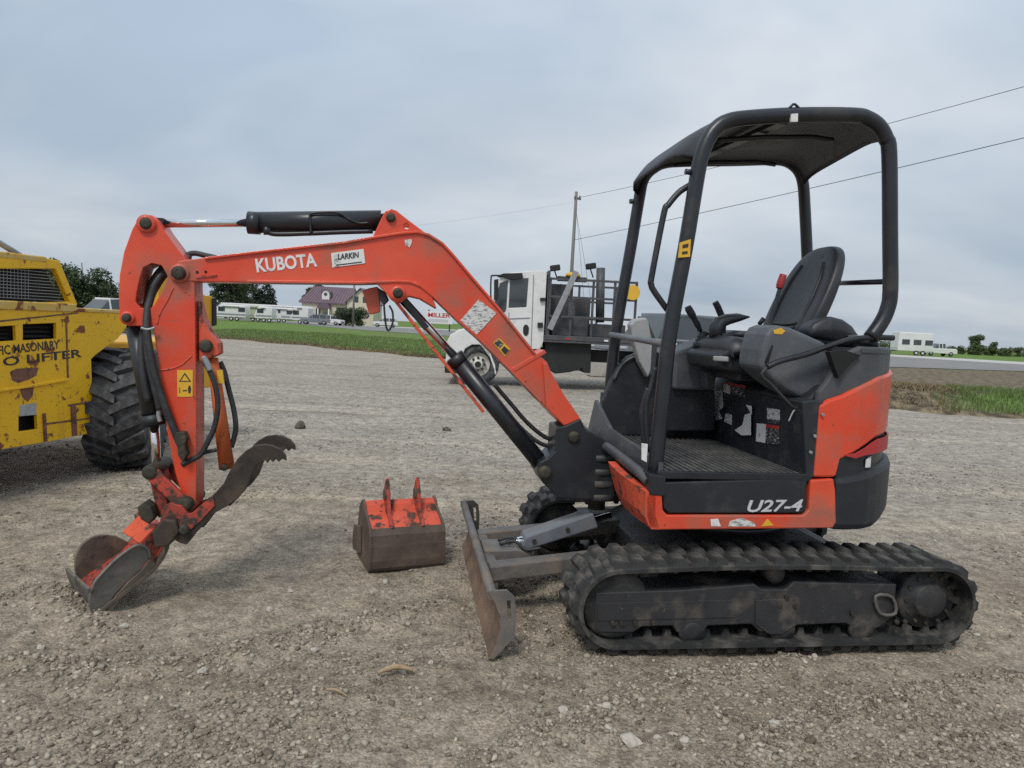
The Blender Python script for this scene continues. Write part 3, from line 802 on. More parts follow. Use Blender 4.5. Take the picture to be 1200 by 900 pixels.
def track(side):
    y0, y1 = (-.75, -.45) if side < 0 else (.45, .75)
    mb = MB()
    rings = []
    for i in range(NTP):
        p, nn = TP[i], TN[i]
        ring = []
        for yy, h in ((y0, -.020), (y0, -.004), (y0 + .012, 0), (y1 - .012, 0), (y1, -.004), (y1, -.020)):
            ring.append((p[0] + nn[0] * h, yy, p[1] + nn[1] * h))
        rings.append(ring)
    n = 6
    vs_ = [q for r_ in rings for q in r_]
    mb.add(vs_, [(j * n + i, j * n + (i + 1) % n, ((j + 1) % NTP) * n + (i + 1) % n, ((j + 1) % NTP) * n + i) for j in range(NTP) for i in range(n)], False)
    # inner guide teeth
    ym = (y0 + y1) / 2
    for i in range(0, NTP, 4):
        p, nn, tt = TP[i], TN[i], TT[i]
        for yy in (ym - .055, ym + .055):
            q = []
            for h, w in ((-.018, .020), (-.055, .010)):
                for sy in (-.016, .016):
                    for st in (-w, w):
                        q.append((p[0] + nn[0] * h + tt[0] * st, yy + sy, p[1] + nn[1] * h + tt[1] * st))
            mb.add(q, [(0, 1, 3, 2), (4, 6, 7, 5), (0, 4, 5, 1), (2, 3, 7, 6), (0, 2, 6, 4), (1, 5, 7, 3)])
    belt = mb.build('crawler_track', 'rubber', EX)
    for i in range(46):
        for row in (0, 1):
            k = (i * 4 + row * 2) % NTP
            o = bpy.data.objects.new('tread_lug', lug0_me)
            scene.collection.objects.link(o); o.parent = belt
            p, nn = TP[k], TN[k]
            o.location = (p[0], y0 + .008 if row == 0 else y1 - .008, p[1])
            o.rotation_euler = (0, -math.atan2(nn[0], nn[1]) * -1, 0)
            k1, k2 = random.uniform(.84, 1.04), random.uniform(.92, 1.05)
            o.scale = (k2, -1 if row else 1, k1)
    # frame with rollers
    s = side
    yo = y0 + .045 if s < 0 else y1 - .045
    yi = y0 + .22 if s < 0 else y1 - .22
    fr = MB().prism([(-0.882, 0.26), (-0.873, 0.1), (-0.857, 0.085), (-0.707, 0.083), (-0.667, 0.109), (-0.529, 0.111), (-0.508, 0.08), (-0.388, 0.078), (-0.371, 0.109), (-0.17, 0.114), (-0.128, 0.079), (0.001, 0.077), (0.03, 0.107), (0.276, 0.112), (0.353, 0.08), (0.444, 0.09), (0.507, 0.141), (0.509, 0.291), (0.135, 0.3), (0.014, 0.305), (-0.02, 0.27), (-0.135, 0.271), (-0.169, 0.294), (-0.494, 0.269)], yo, yi)
    fr = fr.build('track_frame', 'frame_black', EX, .006)
    f = -1 if s < 0 else 1
    ye = yo + f * .004
    MB().prism([(-0.868, 0.216), (-0.258, 0.226), (-0.252, 0.146), (-0.864, 0.137)], min(ye, yo), max(ye, yo)).build('side_plate', 'frame_black', fr, .003)
    MB().prism([(-0.163, 0.225), (0.02, 0.232), (0.038, 0.111), (-0.027, 0.069), (-0.087, 0.07), (-0.155, 0.114)], min(yo + f * .008, yo), max(yo + f * .008, yo)).build('cover_plate', 'frame_black', fr, .003)
    for (cx, cz, r_) in ((-.44, .085, .058), (-.02, .085, .058), (.36, .085, .058)):
        MB().lathe((cx, yo - f * .02, cz), (0, f, 0), [(.02, -.16), (r_, -.16), (r_, -.05), (.035, -.045), (.035, -.01), (r_, -.005), (r_, .018), (.022, .022)], 24).build('track_roller', 'frame_black', fr)
    for bx_, bz_ in ((-.80, .13), (-.76, .13), (-.70, .13), (-.62, .13), (-.05, .20), (-.02, .235), (.02, .20), (.30, .16), (.52, .12), (.56, .12)):
        MB().cyl((bx_, yo, bz_), (bx_, yo + f * .014, bz_), .011, n=6).build('frame_bolt', 'greasy_steel', fr)
    MB().lathe((-.07, yo - f * .02, .335), (0, f, 0), [(.02, -.12), (.042, -.12), (.042, .012), (.02, .016)], 22).build('carrier_roller', 'frame_black', fr)
    MB().lathe((FC[0], (y0 + y1) / 2, FC[1]), (0, f, 0), [(.03, -.10), (.135, -.10), (.15, -.08), (.145, -.03), (.15, -.025), (.15, .025), (.145, .03), (.15, .08), (.135, .10), (.03, .10)], 32).build('idler_wheel', 'rubber', fr)  # idler takes the dark rubber colour to paint in the shadow there
    sp = MB().lathe((RC[0], (y0 + y1) / 2, RC[1]), (0, f, 0), [(.05, -.12), (.142, -.12), (.142, .05), (.135, .065), (.085, .068), (.08, .088), (.072, .094), (.01, .094)], 36).build('sprocket_hub', 'frame_black', fr)
    for i in range(12):
        a = 2 * math.pi * i / 12
        cx, cz = RC[0] + .112 * math.cos(a), RC[1] + .112 * math.sin(a)
        MB().cyl((cx, (y0 + y1) / 2 + f * .06, cz), (cx, (y0 + y1) / 2 + f * .076, cz), .009, n=6).build('hub_bolt', 'greasy_steel', sp)
    MB().tube([(x, yo + f * .012, z) for x, z in [(0.402, 0.241), (0.482, 0.236), (0.506, 0.161), (0.43, 0.162)]], .008, n=8, sub=3, closed=True).build('tie_down_loop', 'blade_dark', fr)
    return belt
track(-1)
track(1)

# --- undercarriage middle and dozer blade
MB().prism([(-.52, .16), (-.40, .12), (.42, .12), (.50, .18), (.50, .33), (.30, .40), (-.34, .40), (-.52, .30)], -.46, .46).build('undercarriage', 'frame_black', EX, .01)
MB().lathe((-.03, 0, .38), (0, 0, 1), [(.30, 0), (.34, .01), (.34, .06), (.32, .065), (.32, .11), (.30, .12)], 40).build('slewing_ring', 'black_paint', EX)
bl = MB()
prof = [(-1.325, .0), (-1.300, .05), (-1.286, .11), (-1.288, .17), (-1.305, .23), (-1.335, .272)]
bl.ribbon(prof, -.745, .745, .016, -1)
blade = bl.build('dozer_blade', 'blade_rust', EX, .003)
MB().tube(P3([(-1.322, .268)], -.745) + P3([(-1.322, .268)], 0) + P3([(-1.322, .268)], .745), .021, n=12, spline=False).build('top_edge', 'blade_dark', blade)
for yy in (-.750, .742):
    e = MB().prism([(-1.345, .285), (-1.262, .290), (-1.232, .262), (-1.222, .20), (-1.222, .09), (-1.305, .0), (-1.322, .0), (-1.296, .06), (-1.282, .12), (-1.288, .18), (-1.31, .235)], yy, yy + .012,
                   holes=[[(-1.262, .245), (-1.247, .245), (-1.240, .165), (-1.254, .165)]]).build('end_plate', 'blade_dark', blade, .002)
for yy in (-.27, .27):
    MB().bar((-1.28, yy, .20), (-.50, yy * .95, .285), .085, .075).build('blade_arm', 'blade_dark', blade, .008)
MB().prism([(-1.285, .06), (-1.10, .10), (-1.02, .20), (-1.10, .25), (-1.285, .245)], -.10, .10).build('arm_bracket', 'blade_dark', blade, .006)
MB().bar((-1.26, -.30, .17), (-1.26, .30, .17), .05, .12).build('cross_brace', 'blade_dark', blade, .006)
MB().cyl((-1.16, 0, .245), (-1.05, 0, .275), .024).cyl((-1.06, 0, .272), (-.62, 0, .405), .017).build('blade_cylinder_rod', 'chrome', blade)
cb = MB().prism([(-1.10, .225), (-1.075, .305), (-.73, .43), (-.70, .355)], -.062, .062).build('blade_cylinder_guard', 'steel_grey_paint', blade, .008)
for i, (hx, hz) in enumerate(((-1.03, .285), (-.86, .345))):
    MB().cyl((hx, -.060, hz), (hx, -.070, hz), .012, n=6).build('guard_bolt', 'greasy_steel', cb)
for yy in (.03, -.04):
    MB().tube([(-1.20, yy, .26), (-1.13, yy - .03, .285), (-1.08, yy - .05, .25), (-1.00, yy - .06, .26)], .009, n=8).build('hydraulic_hose', 'hose', blade)

# --- upper frame, floor and near side skirt
YS = -.64
deck = MB().prism([(-.60, .52), (.34, .52), (.38, .60), (.38, .745), (.10, .745), (-.64, .725), (-.64, .60)], -.58, .58).build('upper_frame', 'black_paint', EX, .01)
MB().prism([(-0.665, 0.673), (-0.592, 0.67), (-0.583, 0.599), (-0.562, 0.577), (0.073, 0.583), (0.095, 0.607), (0.092, 0.742), (0.201, 0.751), (0.215, 0.697), (0.232, 0.554), (0.218, 0.526), (-0.612, 0.512), (-0.643, 0.527), (-0.661, 0.568)], YS, -.56).build('side_skirt', 'orange_paint', EX, .006)
MB().prism([(-0.591, 0.719), (0.066, 0.749), (0.08, 0.738), (0.087, 0.61), (0.068, 0.591), (-0.551, 0.584), (-0.576, 0.603)], YS + .008, -.58).build('step_panel', 'black_plastic', EX, .006)
# front nose: swings in towards the boom
near, far = [(-.662, .677), (-.655, .575), (-.630, .515)], [(-.735, .740), (-.690, .60), (-.655, .53)]
mbn = MB()
rg = []
for t in np.linspace(0, 1, 7):
    yy = YS + (.36) * t
    row = [(a[0] + (b[0] - a[0]) * math.sin(t * math.pi / 2), yy, a[1] + (b[1] - a[1]) * t) for a, b in zip(near, far)]
    rg.append(row + [(x + .04, y, z) for x, y, z in reversed(row)])
mbn.loft(rg, smooth=False).build('front_nose', 'orange_worn', EX)
MB().prism([(-0.657, 0.758), (-0.582, 0.748), (-0.577, 0.661), (-0.651, 0.667)], -.645, -.55).build('post_foot', 'black_paint', EX, .005)
MB().tube([(-.70, .42, .80), (-.70, .20, .79), (-.69, -.20, .775), (-.665, -.50, .745), (-.64, -.60, .715)], .024, n=12).build('front_bumper_bar', 'dark_grey_paint', EX)
fp = MB().loft([[(-.60, -.60, .735), (-.58, -.60, .735), (-.58, -.60, .80), (-.60, -.60, .80)], [(-.66, .05, .735), (-.64, .05, .735), (-.62, .05, .85), (-.64, .05, .85)], [(-.66, .45, .735), (-.64, .45, .735), (-.60, .45, .96), (-.62, .45, .96)]], smooth=False).build('front_panel', 'dark_grey_paint', EX)
# ribbed floor mat
flr = MB().box(-.60, .085, -.615, .52, .742, .756).build('floor_mat', 'floor_mat', EX, .003)
for i in range(21):
    x = -.565 + i * .031
    MB().box(x, x + .013, -.585, .46, .755, .763).build('mat_rib', 'floor_mat', flr)
MB().box(-.615, .10, -.632, -.612, .735, .768).build('floor_edge_trim', 'black_paint', EX, .004)

# --- seat base with its warning stickers
XF = .085
sb = MB().prism([(XF, .745), (.34, .745), (.34, 1.16), (.16, 1.16), (XF, 1.09)], -.56, .60).build('seat_base', 'black_plastic', EX, .012)
MB().box(XF - .012, XF + .02, -.58, -.16, .755, 1.075).build('access_door', 'black_plastic', sb, .008)
def front_decal(name, pts, mat, off=.014):
    mb = MB()
    n = len(pts)
    mb.add([(XF - off, y, z) for y, z in pts] + [(XF - off + .0015, y, z) for y, z in pts], [tuple(range(n)), tuple(reversed(range(n, 2 * n)))] + [(i, (i + 1) % n, n + (i + 1) % n, n + i) for i in range(n)])
    return mb.build(name, mat, sb)
front_decal('warning_sticker', [(0.527, 1.019), (0.306, 1.055), (0.279, 0.96), (0.331, 0.93), (0.279, 0.897), (0.344, 0.874), (0.515, 0.876)], 'decal_print', .003)
front_decal('warning_sticker', [(0.24, 0.931), (0.164, 0.931), (0.155, 0.876), (0.254, 0.881)], 'decal_print', .003)
front_decal('warning_sticker', [(0.289, 1.091), (0.213, 1.097), (0.203, 1.041), (0.293, 1.046)], 'decal_white', .003)
front_decal('warning_sticker', [(0.213, 1.097), (0.026, 1.095), (0.027, 1.04), (0.203, 1.041)], 'decal_dark_print', .0032)
front_decal('warning_sticker', [(0.291, 1.105), (0.028, 1.104), (0.025, 1.091), (0.289, 1.091)], 'decal_red', .0036)
front_decal('peeling_sticker', [(-0.016, 0.955), (-0.08, 0.972), (-0.098, 0.859), (0.005, 0.842), (0.089, 0.857), (0.004, 0.897)], 'decal_white', .016)
front_decal('peeling_sticker', [(-0.017, 1.009), (-0.084, 1.008), (-0.091, 0.964)], 'decal_white', .016)
front_decal('warning_sticker', [(-0.244, 1.018), (-0.368, 1.024), (-0.375, 0.976), (-0.253, 0.964)], 'decal_print', .016)
front_decal('warning_sticker', [(-0.253, 0.964), (-0.375, 0.976), (-0.37, 0.955), (-0.256, 0.943)], 'decal_dark_print', .0164)
front_decal('warning_sticker', [(-0.152, 0.928), (-0.248, 0.938), (-0.254, 0.845), (-0.157, 0.837)], 'decal_white', .016)
front_decal('warning_sticker', [(-0.249, 0.934), (-0.371, 0.947), (-0.385, 0.859), (-0.254, 0.845)], 'decal_dark_print', .016)
front_decal('warning_sticker', [(-0.248, 0.938), (-0.371, 0.947), (-0.374, 0.931), (-0.251, 0.921)], 'decal_red', .0172)
front_decal('warning_sticker', [(0.579, 0.873), (0.54, 0.873), (0.531, 0.822), (0.584, 0.825)], 'decal_red', .003)
MB().box(-.56, .10, .50, .56, .742, 1.0).build('far_sill', 'black_plastic', EX, .006)
# --- far console, levers
MB().prism([(-0.226, 1.049), (-0.236, 1.262), (-0.158, 1.285), (-0.052, 1.332), (0.114, 1.397), (0.196, 1.396), (0.219, 1.359), (0.221, 1.205), (0.024, 1.13), (0.009, 1.052)], .26, .50).build('console', 'grey_plastic', EX, .02, 3)
MB().prism([(-0.24, 0.812), (-0.246, 1.054), (0.037, 1.054), (0.054, 0.82)], .30, .50).build('console_base', 'black_plastic', EX, .008)
MB().prism([(-0.184, 1.272), (-0.113, 1.301), (0.062, 1.291), (0.087, 1.205), (0.035, 1.168), (-0.174, 1.195)], -.20, .22).build('control_shelf', 'black_plastic', EX, .018, 3)
MB().prism([(-0.214, 1.262), (-0.138, 1.261), (-0.136, 1.236), (-0.212, 1.237)], -.222, -.20).build('shelf_grip', 'light_grey_plastic', EX, .006)
MB().prism([(-0.09, 1.158), (-0.046, 1.169), (-0.024, 1.142), (-0.028, 1.066), (-0.078, 1.064)], .16, .24).build('console_cap', 'dark_grey_paint', EX, .01)
jb = MB().lathe((*[(-0.096, 1.318)][0][:1], .20, [(-0.096, 1.318)][0][1]), (0, 0, 1), [(.055, -.03), (.056, 0), (.040, .008), (.046, .016), (.033, .026), (.040, .034), (.027, .044), (.032, .052), (.016, .064)], 20).build('joystick_boot', 'hose', EX)
MB().tube(P3([(-0.116, 1.382), (-0.149, 1.436), (-0.187, 1.49), (-0.199, 1.512)], .20), [.013, .017, .021, .018], n=12).build('joystick', 'black_plastic', EX)
MB().tube(P3([(0.064, 1.37), (0.059, 1.437), (0.023, 1.512), (-0, 1.549)], .30), [.011, .012, .019, .018], n=12).build('joystick', 'black_plastic', EX)
# padded wrist rest
wr = MB()
top = [(-0.125, 1.352), (-0.129, 1.41), (-0.104, 1.456), (-0.049, 1.477), (0.017, 1.485), (0.066, 1.474)]
bot = [(-0.063, 1.355), (-0.061, 1.387), (-0.048, 1.41), (-0.016, 1.425), (0.03, 1.441), (0.067, 1.46)]
rings = []
for (a, b) in zip(top, bot):
    ring = []
    for k in range(12):
        an = 2 * math.pi * k / 12
        m_, h_ = ((a[0] + b[0]) / 2, (a[1] + b[1]) / 2), ((a[0] - b[0]) / 2, (a[1] - b[1]) / 2)
        ring.append((m_[0] + h_[0] * math.cos(an), .05 + .05 * math.sin(an), m_[1] + h_[1] * math.cos(an)))
    rings.append(ring)
wr.loft(rings).build('wrist_rest', 'vinyl', EX)
MB().tube(P3([(0.077, 1.364), (0.088, 1.413), (0.099, 1.44)], -.05), .006, n=8).tube(P3([(0.095, 1.431), (0.116, 1.462)], -.05), .012, n=10).build('small_lever', 'black_plastic', EX)
MB().prism([(0.001, 1.374), (0.055, 1.394), (0.112, 1.384), (0.119, 1.353), (0.022, 1.34)], -.12, .05).build('switch_box', 'black_plastic', EX, .008)
MB().cyl((*[(0.014, 1.332)][0][:1], -.25, [(0.014, 1.332)][0][1]), (*[(0.008, 1.361)][0][:1], -.25, [(0.008, 1.361)][0][1]), .012, n=14).build('start_knob', 'decal_yellow', EX)
lv = MB().tube(P3([(-0.044, 1.296), (-0.024, 1.374), (-0.002, 1.476), (0.026, 1.605)], -.36), [.014, .013, .011, .009], n=12).build('lock_lever', 'black_paint', EX)
MB().tube(P3([(0.022, 1.597), (0.028, 1.625), (0.038, 1.662)], -.36), [.015, .018, .017], n=14, sub=4).build('lever_grip', 'red_grip', lv)
# near console
nc = MB().prism([(-0.118, 1.226), (-0.113, 1.307), (-0.098, 1.377), (-0.076, 1.409), (-0.044, 1.422), (0.023, 1.414), (0.101, 1.387), (0.206, 1.348), (0.251, 1.177), (0.208, 1.132), (0.093, 1.093), (0.023, 1.126), (-0.052, 1.174)], -.50, -.27).build('lever_console', 'grey_plastic', EX, .022, 3)
MB().prism([(-0.096, 1.254), (-0.069, 1.328), (-0.061, 1.333), (-0.085, 1.223)], -.504, -.49).build('lever_slot', 'dark_void', nc)
MB().prism([(-0.066, 1.398), (-0.03, 1.411), (-0.008, 1.397), (-0.024, 1.381), (-0.061, 1.383)], -.5025, -.49).build('yellow_decal', 'decal_yellow', nc)
MB().tube(P3([(-0.118, 1.234), (-0.056, 1.263), (0.064, 1.298), (0.143, 1.329), (0.223, 1.359), (0.297, 1.378), (0.388, 1.388), (0.481, 1.39)], -.57), .013, n=10).build('hand_rail', 'black_paint', EX)
MB().tube(P3([(-0.118, 1.234), (-0.14, 1.195), (-0.087, 1.151), (0.014, 1.063), (0.048, 1.056)], -.57), .008, n=8).build('release_cable', 'hose', EX)
MB().tube(P3([(0.048, 1.056), (0.024, 1.04), (0.004, 0.993)], -.57), .004, n=6).build('loose_wire', 'galvanised', EX)
# --- rear column, hood, counterweight
MB().prism([(0.03, 1.091), (0.086, 1.1), (0.136, 1.094), (0.133, 0.751), (0.08, 0.75)], -.625, -.50).build('side_column', 'black_plastic', EX, .008)
def swept(path, th, mat, name, parent=EX, bevel=.008):
    """wall that follows a plan path; path rows are x, y, z low, z high"""
    rg = []
    for x, y, a, b in path:
        l = math.hypot(x, y) or 1
        ix, iy = x - x / l * th, y - y / l * th
        rg.append([(x, y, a), (x, y, b), (ix, iy, b), (ix, iy, a)])
    return MB().loft(rg, smooth=False).build(name, mat, parent, bevel)
def dense(rows, k=5):
    A = np.array(rows, float); n = len(A)
    t = np.arange(n); u = np.linspace(0, n - 1, (n - 1) * k + 1)
    return [tuple(np.interp(u_, t, A[:, c]) for c in range(4)) for u_ in u]
arc = lambda r, lo, hi, a, b: [(r * math.cos(t), r * math.sin(t), lo + (hi[0] - lo) * 0, hi[1]) for t in np.linspace(a, b, 24)]
hood = [(.112, -.632, .755, 1.075), (.16, -.634, .755, 1.105), (.212, -.634, .757, 1.122), (.226, -.634, .835, 1.127), (.30, -.632, .872, 1.165), (.36, -.62, .905, 1.19), (.42, -.595, .935, 1.212)]
a0 = math.atan2(-.595, .42); rr = math.hypot(.42, .595)
for t in np.linspace(a0 + .08, -a0, 22):
    k = min((t - a0) / .5, 1); r_ = rr + .006 * min(k, 1)
    hood.append((r_ * math.cos(t), r_ * math.sin(t), .935 + .03 * k, 1.212 + .03 * k))
swept(hood, .03, 'orange_paint', 'engine_hood', bevel=.01)
trim = [(.125, -.60, 1.07, 1.13), (.17, -.61, 1.09, 1.20), (.21, -.615, 1.10, 1.30)] + [(x, y + .006, h - .02, 1.345) for x, y, l, h in hood[4:-1]]
trim = [(x * .985, y * .985, l, h) for x, y, l, h in trim]
ht = swept(trim, .03, 'dark_grey_paint', 'rear_cover', bevel=.012)
top_poly = [(x * .985, y * .985) for x, y, _, _ in hood[4:-1]]
MB().add([(x, y, 1.335) for x, y in top_poly] + [(x, y, 1.318) for x, y in top_poly],
         [tuple(range(len(top_poly))), tuple(reversed(range(len(top_poly), 2 * len(top_poly))))] + [(i, (i + 1) % len(top_poly), len(top_poly) + (i + 1) % len(top_poly), len(top_poly) + i) for i in range(len(top_poly))]).build('rear_deck', 'dark_grey_paint', EX)
MB().prism([(0.132, 1.315), (0.201, 1.325), (0.285, 1.306), (0.228, 1.258), (0.188, 1.199)], -.637, -.60).build('painted_recess', 'dark_void', ht)  # solid near-black panel; its colour stands in for the shade inside the opening
cw = [(.214, -.642, .515, .757), (.30, -.642, .513, .77), (.38, -.632, .513, .785), (.44, -.602, .515, .80)]
a0c = math.atan2(-.602, .44); rc = math.hypot(.44, .602)
for t in np.linspace(a0c + .08, -a0c, 24):
    k = min((t - a0c) / .55, 1)
    r_ = rc + .022 * k
    cw.append((r_ * math.cos(t), r_ * math.sin(t), .515 + .075 * k, .80 + .02 * k))
swept(cw, .10, 'black_plastic', 'counterweight', bevel=.03)
band = [(x * .985, y * .985, .75, max(l + .012, .79)) for (x, y, l, h) in hood[3:]]
bd = swept(band, .03, 'black_paint', 'tail_band', bevel=.004)
sw = [(.25, -.638, .855, .860), (.30, -.636, .845, .868), (.345, -.630, .858, .890), (.39, -.617, .862, .915)]
for t in np.linspace(math.atan2(-.60, .425), -.35, 8):
    sw.append((.738 * math.cos(t), .738 * math.sin(t), .866, .93))
swept([(x * 1.004, y * 1.004, a, b) for x, y, a, b in sw], .006, 'decal_red', 'red_stripe', bd, 0)
swept([(.372, -.617, .80, .835), (.40, -.604, .80, .85)], .006, 'decal_white', 'white_sticker', bd, 0)
lettering('model_lettering', 'U27-4', *[(-0.193, 0.593), (0.068, 0.6)], .054, YS - .0005 + .007, 'decal_silver', EX, shear=.25, weight=.018)
for pts, mt in (([(-0.365, 0.561), (-0.33, 0.565), (-0.315, 0.531), (-0.359, 0.531)], 'decal_white'), ([(-0.28, 0.531), (-0.274, 0.554), (-0.219, 0.57), (-0.162, 0.548), (-0.152, 0.532)], 'decal_print'), ([(-0.124, 0.533), (-0.099, 0.567), (-0.068, 0.537)], 'decal_yellow')):
    MB().prism(pts, YS - .0025, YS + .002).build('skirt_sticker', mt, EX)
for px in [(0.094, 0.941), (0.08, 0.868), (0.122, 1.037)]:
    MB().cyl((px[0], -.634, px[1]), (px[0], -.646, px[1]), .007, n=8).build('hood_bolt', 'galvanised', EX)

# --- seat
def cushion(front, back, y0, y1, name, mat, n=18):
    """pad between two (x, z) curves, rounded across y"""
    rg = []
    for j in range(n + 1):
        t = -1 + 2 * j / n
        k = (1 - abs(t) ** 5) ** .5 * .92 + .08
        yy = (y0 + y1) / 2 + (y1 - y0) / 2 * t
        ring = []
        for (a, b) in zip(front, back):
            m_ = ((a[0] + b[0]) / 2, (a[1] + b[1]) / 2)
            ring.append((m_[0] + (a[0] - m_[0]) * k, yy, m_[1] + (a[1] - m_[1]) * k))
        for (a, b) in reversed(list(zip(front, back))):
            m_ = ((a[0] + b[0]) / 2, (a[1] + b[1]) / 2)
            ring.append((m_[0] + (b[0] - m_[0]) * k, yy, m_[1] + (b[1] - m_[1]) * k))
        rg.append(ring)
    return MB().loft(rg).build(name, mat, EX)
sbk = MB()
# backrest: outline narrower at the shoulders, front hollowed
rows = [(1.36, .20, .115), (1.42, .225, .12), (1.50, .235, .115), (1.58, .235, .11), (1.66, .225, .10), (1.74, .20, .09), (1.80, .165, .08), (1.84, .115, .06), (1.855, .05, .035)]
rg = []
for z, hw, th in [(z, hw * 1.1, th) for z, hw, th in rows]:
    cx = .265 + (z - 1.36) * .38 + .05 * (z - 1.36) ** 2
    ring = []
    for k in range(32):
        a = 2 * math.pi * k / 32
        sx, sy = math.cos(a), math.sin(a)
        ex_ = .55
        yy = hw * math.copysign(abs(sy) ** ex_, sy)
        xx = th * .5 * math.copysign(abs(sx) ** ex_, sx)
        if sx < 0: xx += .028 * (1 - (yy / hw) ** 2) * min(1, (1.86 - z) * 4)
        ring.append((cx + xx, yy, z + .10 * 0))
    rg.append(ring)
seat = sbk.loft(rg).build('seat_back', 'vinyl', EX)
md = seat.modifiers.new('s', 'SUBSURF'); md.levels = 1; md.render_levels = 2
for s in (-1, 1):
    MB().tube([(.245, s * .145, 1.40), (.283, s * .150, 1.50), (.315, s * .155, 1.58), (.357, s * .14, 1.68), (.393, s * .10, 1.76)], .010, n=8).build('bolster_seam', 'vinyl', seat)
for i in range(4):
    z = 1.385 + i * .022
    MB().tube([(.222 + (z - 1.36) * .4, yy, z - .012 * math.cos(yy * 9)) for yy in (-.12, -.06, 0, .06, .12)], .007, n=8).build('crease', 'vinyl', seat)
sc_ = cushion([(-.13, 1.27), (-.14, 1.33), (-.10, 1.365), (.05, 1.355), (.22, 1.345)], [(-.10, 1.24), (-.10, 1.24), (.0, 1.235), (.10, 1.23), (.24, 1.23)], -.23, .23, 'seat_cushion', 'vinyl')
MB().prism([(-.06, 1.14), (.28, 1.14), (.26, 1.25), (-.04, 1.25)], -.17, .17).build('seat_pedestal', 'black_plastic', EX, .01)
cushion([(0.194, 1.412), (0.222, 1.446), (0.265, 1.469), (0.318, 1.48), (0.373, 1.47), (0.42, 1.443), (0.451, 1.403)], [(0.215, 1.372), (0.238, 1.373), (0.283, 1.366), (0.328, 1.36), (0.383, 1.358), (0.419, 1.356), (0.451, 1.357)], -.36, -.24, 'side_bolster', 'vinyl')

# --- canopy
NF = [(-0.602, 0.724), (-0.589, 1.065), (-0.575, 1.367), (-0.531, 1.726), (-0.499, 2.036), (-0.486, 2.123), (-0.461, 2.196), (-0.43, 2.242), (-0.386, 2.274), (-0.306, 2.297), (-0.08, 2.33), (0.195, 2.354), (0.27, 2.346), (0.326, 2.318), (0.364, 2.269), (0.387, 2.205), (0.425, 1.862), (0.452, 1.605), (0.446, 1.52), (0.419, 1.453), (0.374, 1.385)]
FFr = [(-0.546, 0.799), (-0.524, 0.935), (-0.503, 1.355), (-0.447, 1.833), (-0.411, 2.15), (-0.4, 2.218), (-0.378, 2.263), (-0.34, 2.3), (-0.281, 2.333), (-0.169, 2.352), (0.141, 2.381), (0.352, 2.403), (0.448, 2.406), (0.509, 2.386), (0.555, 2.346), (0.583, 2.283), (0.604, 2.16), (0.649, 1.837), (0.684, 1.534), (0.682, 1.457), (0.658, 1.353)]
ca = MB().tube(P3(NF, -.56), .033, n=16, sub=4).build('canopy_frame', 'black_paint', EX)
cf = MB().tube(P3(FFr, .50), .033, n=16, sub=4).build('canopy_frame', 'black_paint', EX)
def interp_curve(pts, n):
    A = np.array(pts); s = np.concatenate([[0], np.cumsum(np.hypot(*np.diff(A, axis=0).T))])
    u = np.linspace(0, s[-1], n)
    return np.stack([np.interp(u, s, A[:, 0]), np.interp(u, s, A[:, 1])], 1)
ra, rb = interp_curve(NF[5:15], 28), interp_curve(FFr[4:16], 28)
rows = []
for j in range(15):
    t = j / 14
    y = -.56 + 1.06 * t
    bulge = .05 * (1 - (2 * t - 1) ** 6)
    row = []
    for i in range(28):
        u = i / 27
        x = ra[i, 0] * (1 - t) + rb[i, 0] * t; z = ra[i, 1] * (1 - t) + rb[i, 1] * t
        fr = max(0, 1 - u / .16)
        row.append((x - .085 * fr * (1 - (2 * t - 1) ** 8), y, z + bulge * (.8 + .2 * math.sin(math.pi * u))))
    rows.append(row)
v_ = [q for r_ in rows for q in r_] + [(x, y, z - .022) for r_ in rows for x, y, z in r_]
nn_ = 15 * 28
fs = []
for j in range(14):
    for i in range(27):
        a = j * 28 + i
        fs += [(a, a + 1, a + 29, a + 28), (nn_ + a, nn_ + a + 28, nn_ + a + 29, nn_ + a + 1)]
bd_ = [i for i in range(28)] + [j * 28 + 27 for j in range(1, 15)] + [14 * 28 + i for i in range(26, -1, -1)] + [j * 28 for j in range(13, 0, -1)]
for k in range(len(bd_)):
    a, b = bd_[k], bd_[(k + 1) % len(bd_)]
    fs.append((a, nn_ + a, nn_ + b, b))
rf = MB().add(v_, fs, True).build('canopy_roof', 'black_plastic', EX)
for yy in (-.30, .25):
    MB().tube([(x, yy, z - .03) for x, z in interp_curve(NF[9:13], 6)], .012, n=8).build('roof_stiffener', 'black_paint', rf)
MB().bar((-.10, -.50, 2.315), (-.10, .46, 2.36), .05, .02).build('roof_crossbar', 'black_paint', rf)
MB().tube(P3([(-0.134, 2.329), (-0.094, 2.371), (-0.086, 2.371), (-0.043, 2.341)], -.575), .0055, n=8, spline=False).build('lifting_ring', 'black_paint', ca)
MB().prism([(-0.112, 2.322), (-0.081, 2.327), (-0.079, 2.293), (-0.11, 2.29)], -.598, -.585).build('ring_tag', 'decal_white', ca)
MB().prism([(-0.568, 1.749), (-0.523, 1.765), (-0.522, 1.691), (-0.571, 1.684)], -.598, -.585).build('warning_sticker', 'decal_yellow', ca)
MB().prism([(-0.558, 1.739), (-0.533, 1.746), (-0.534, 1.73), (-0.559, 1.725)], -.600, -.59).build('sticker_mark', 'decal_black', ca)
MB().prism([(-0.558, 1.71), (-0.535, 1.714), (-0.534, 1.703), (-0.559, 1.699)], -.600, -.59).build('sticker_mark', 'decal_black', ca)
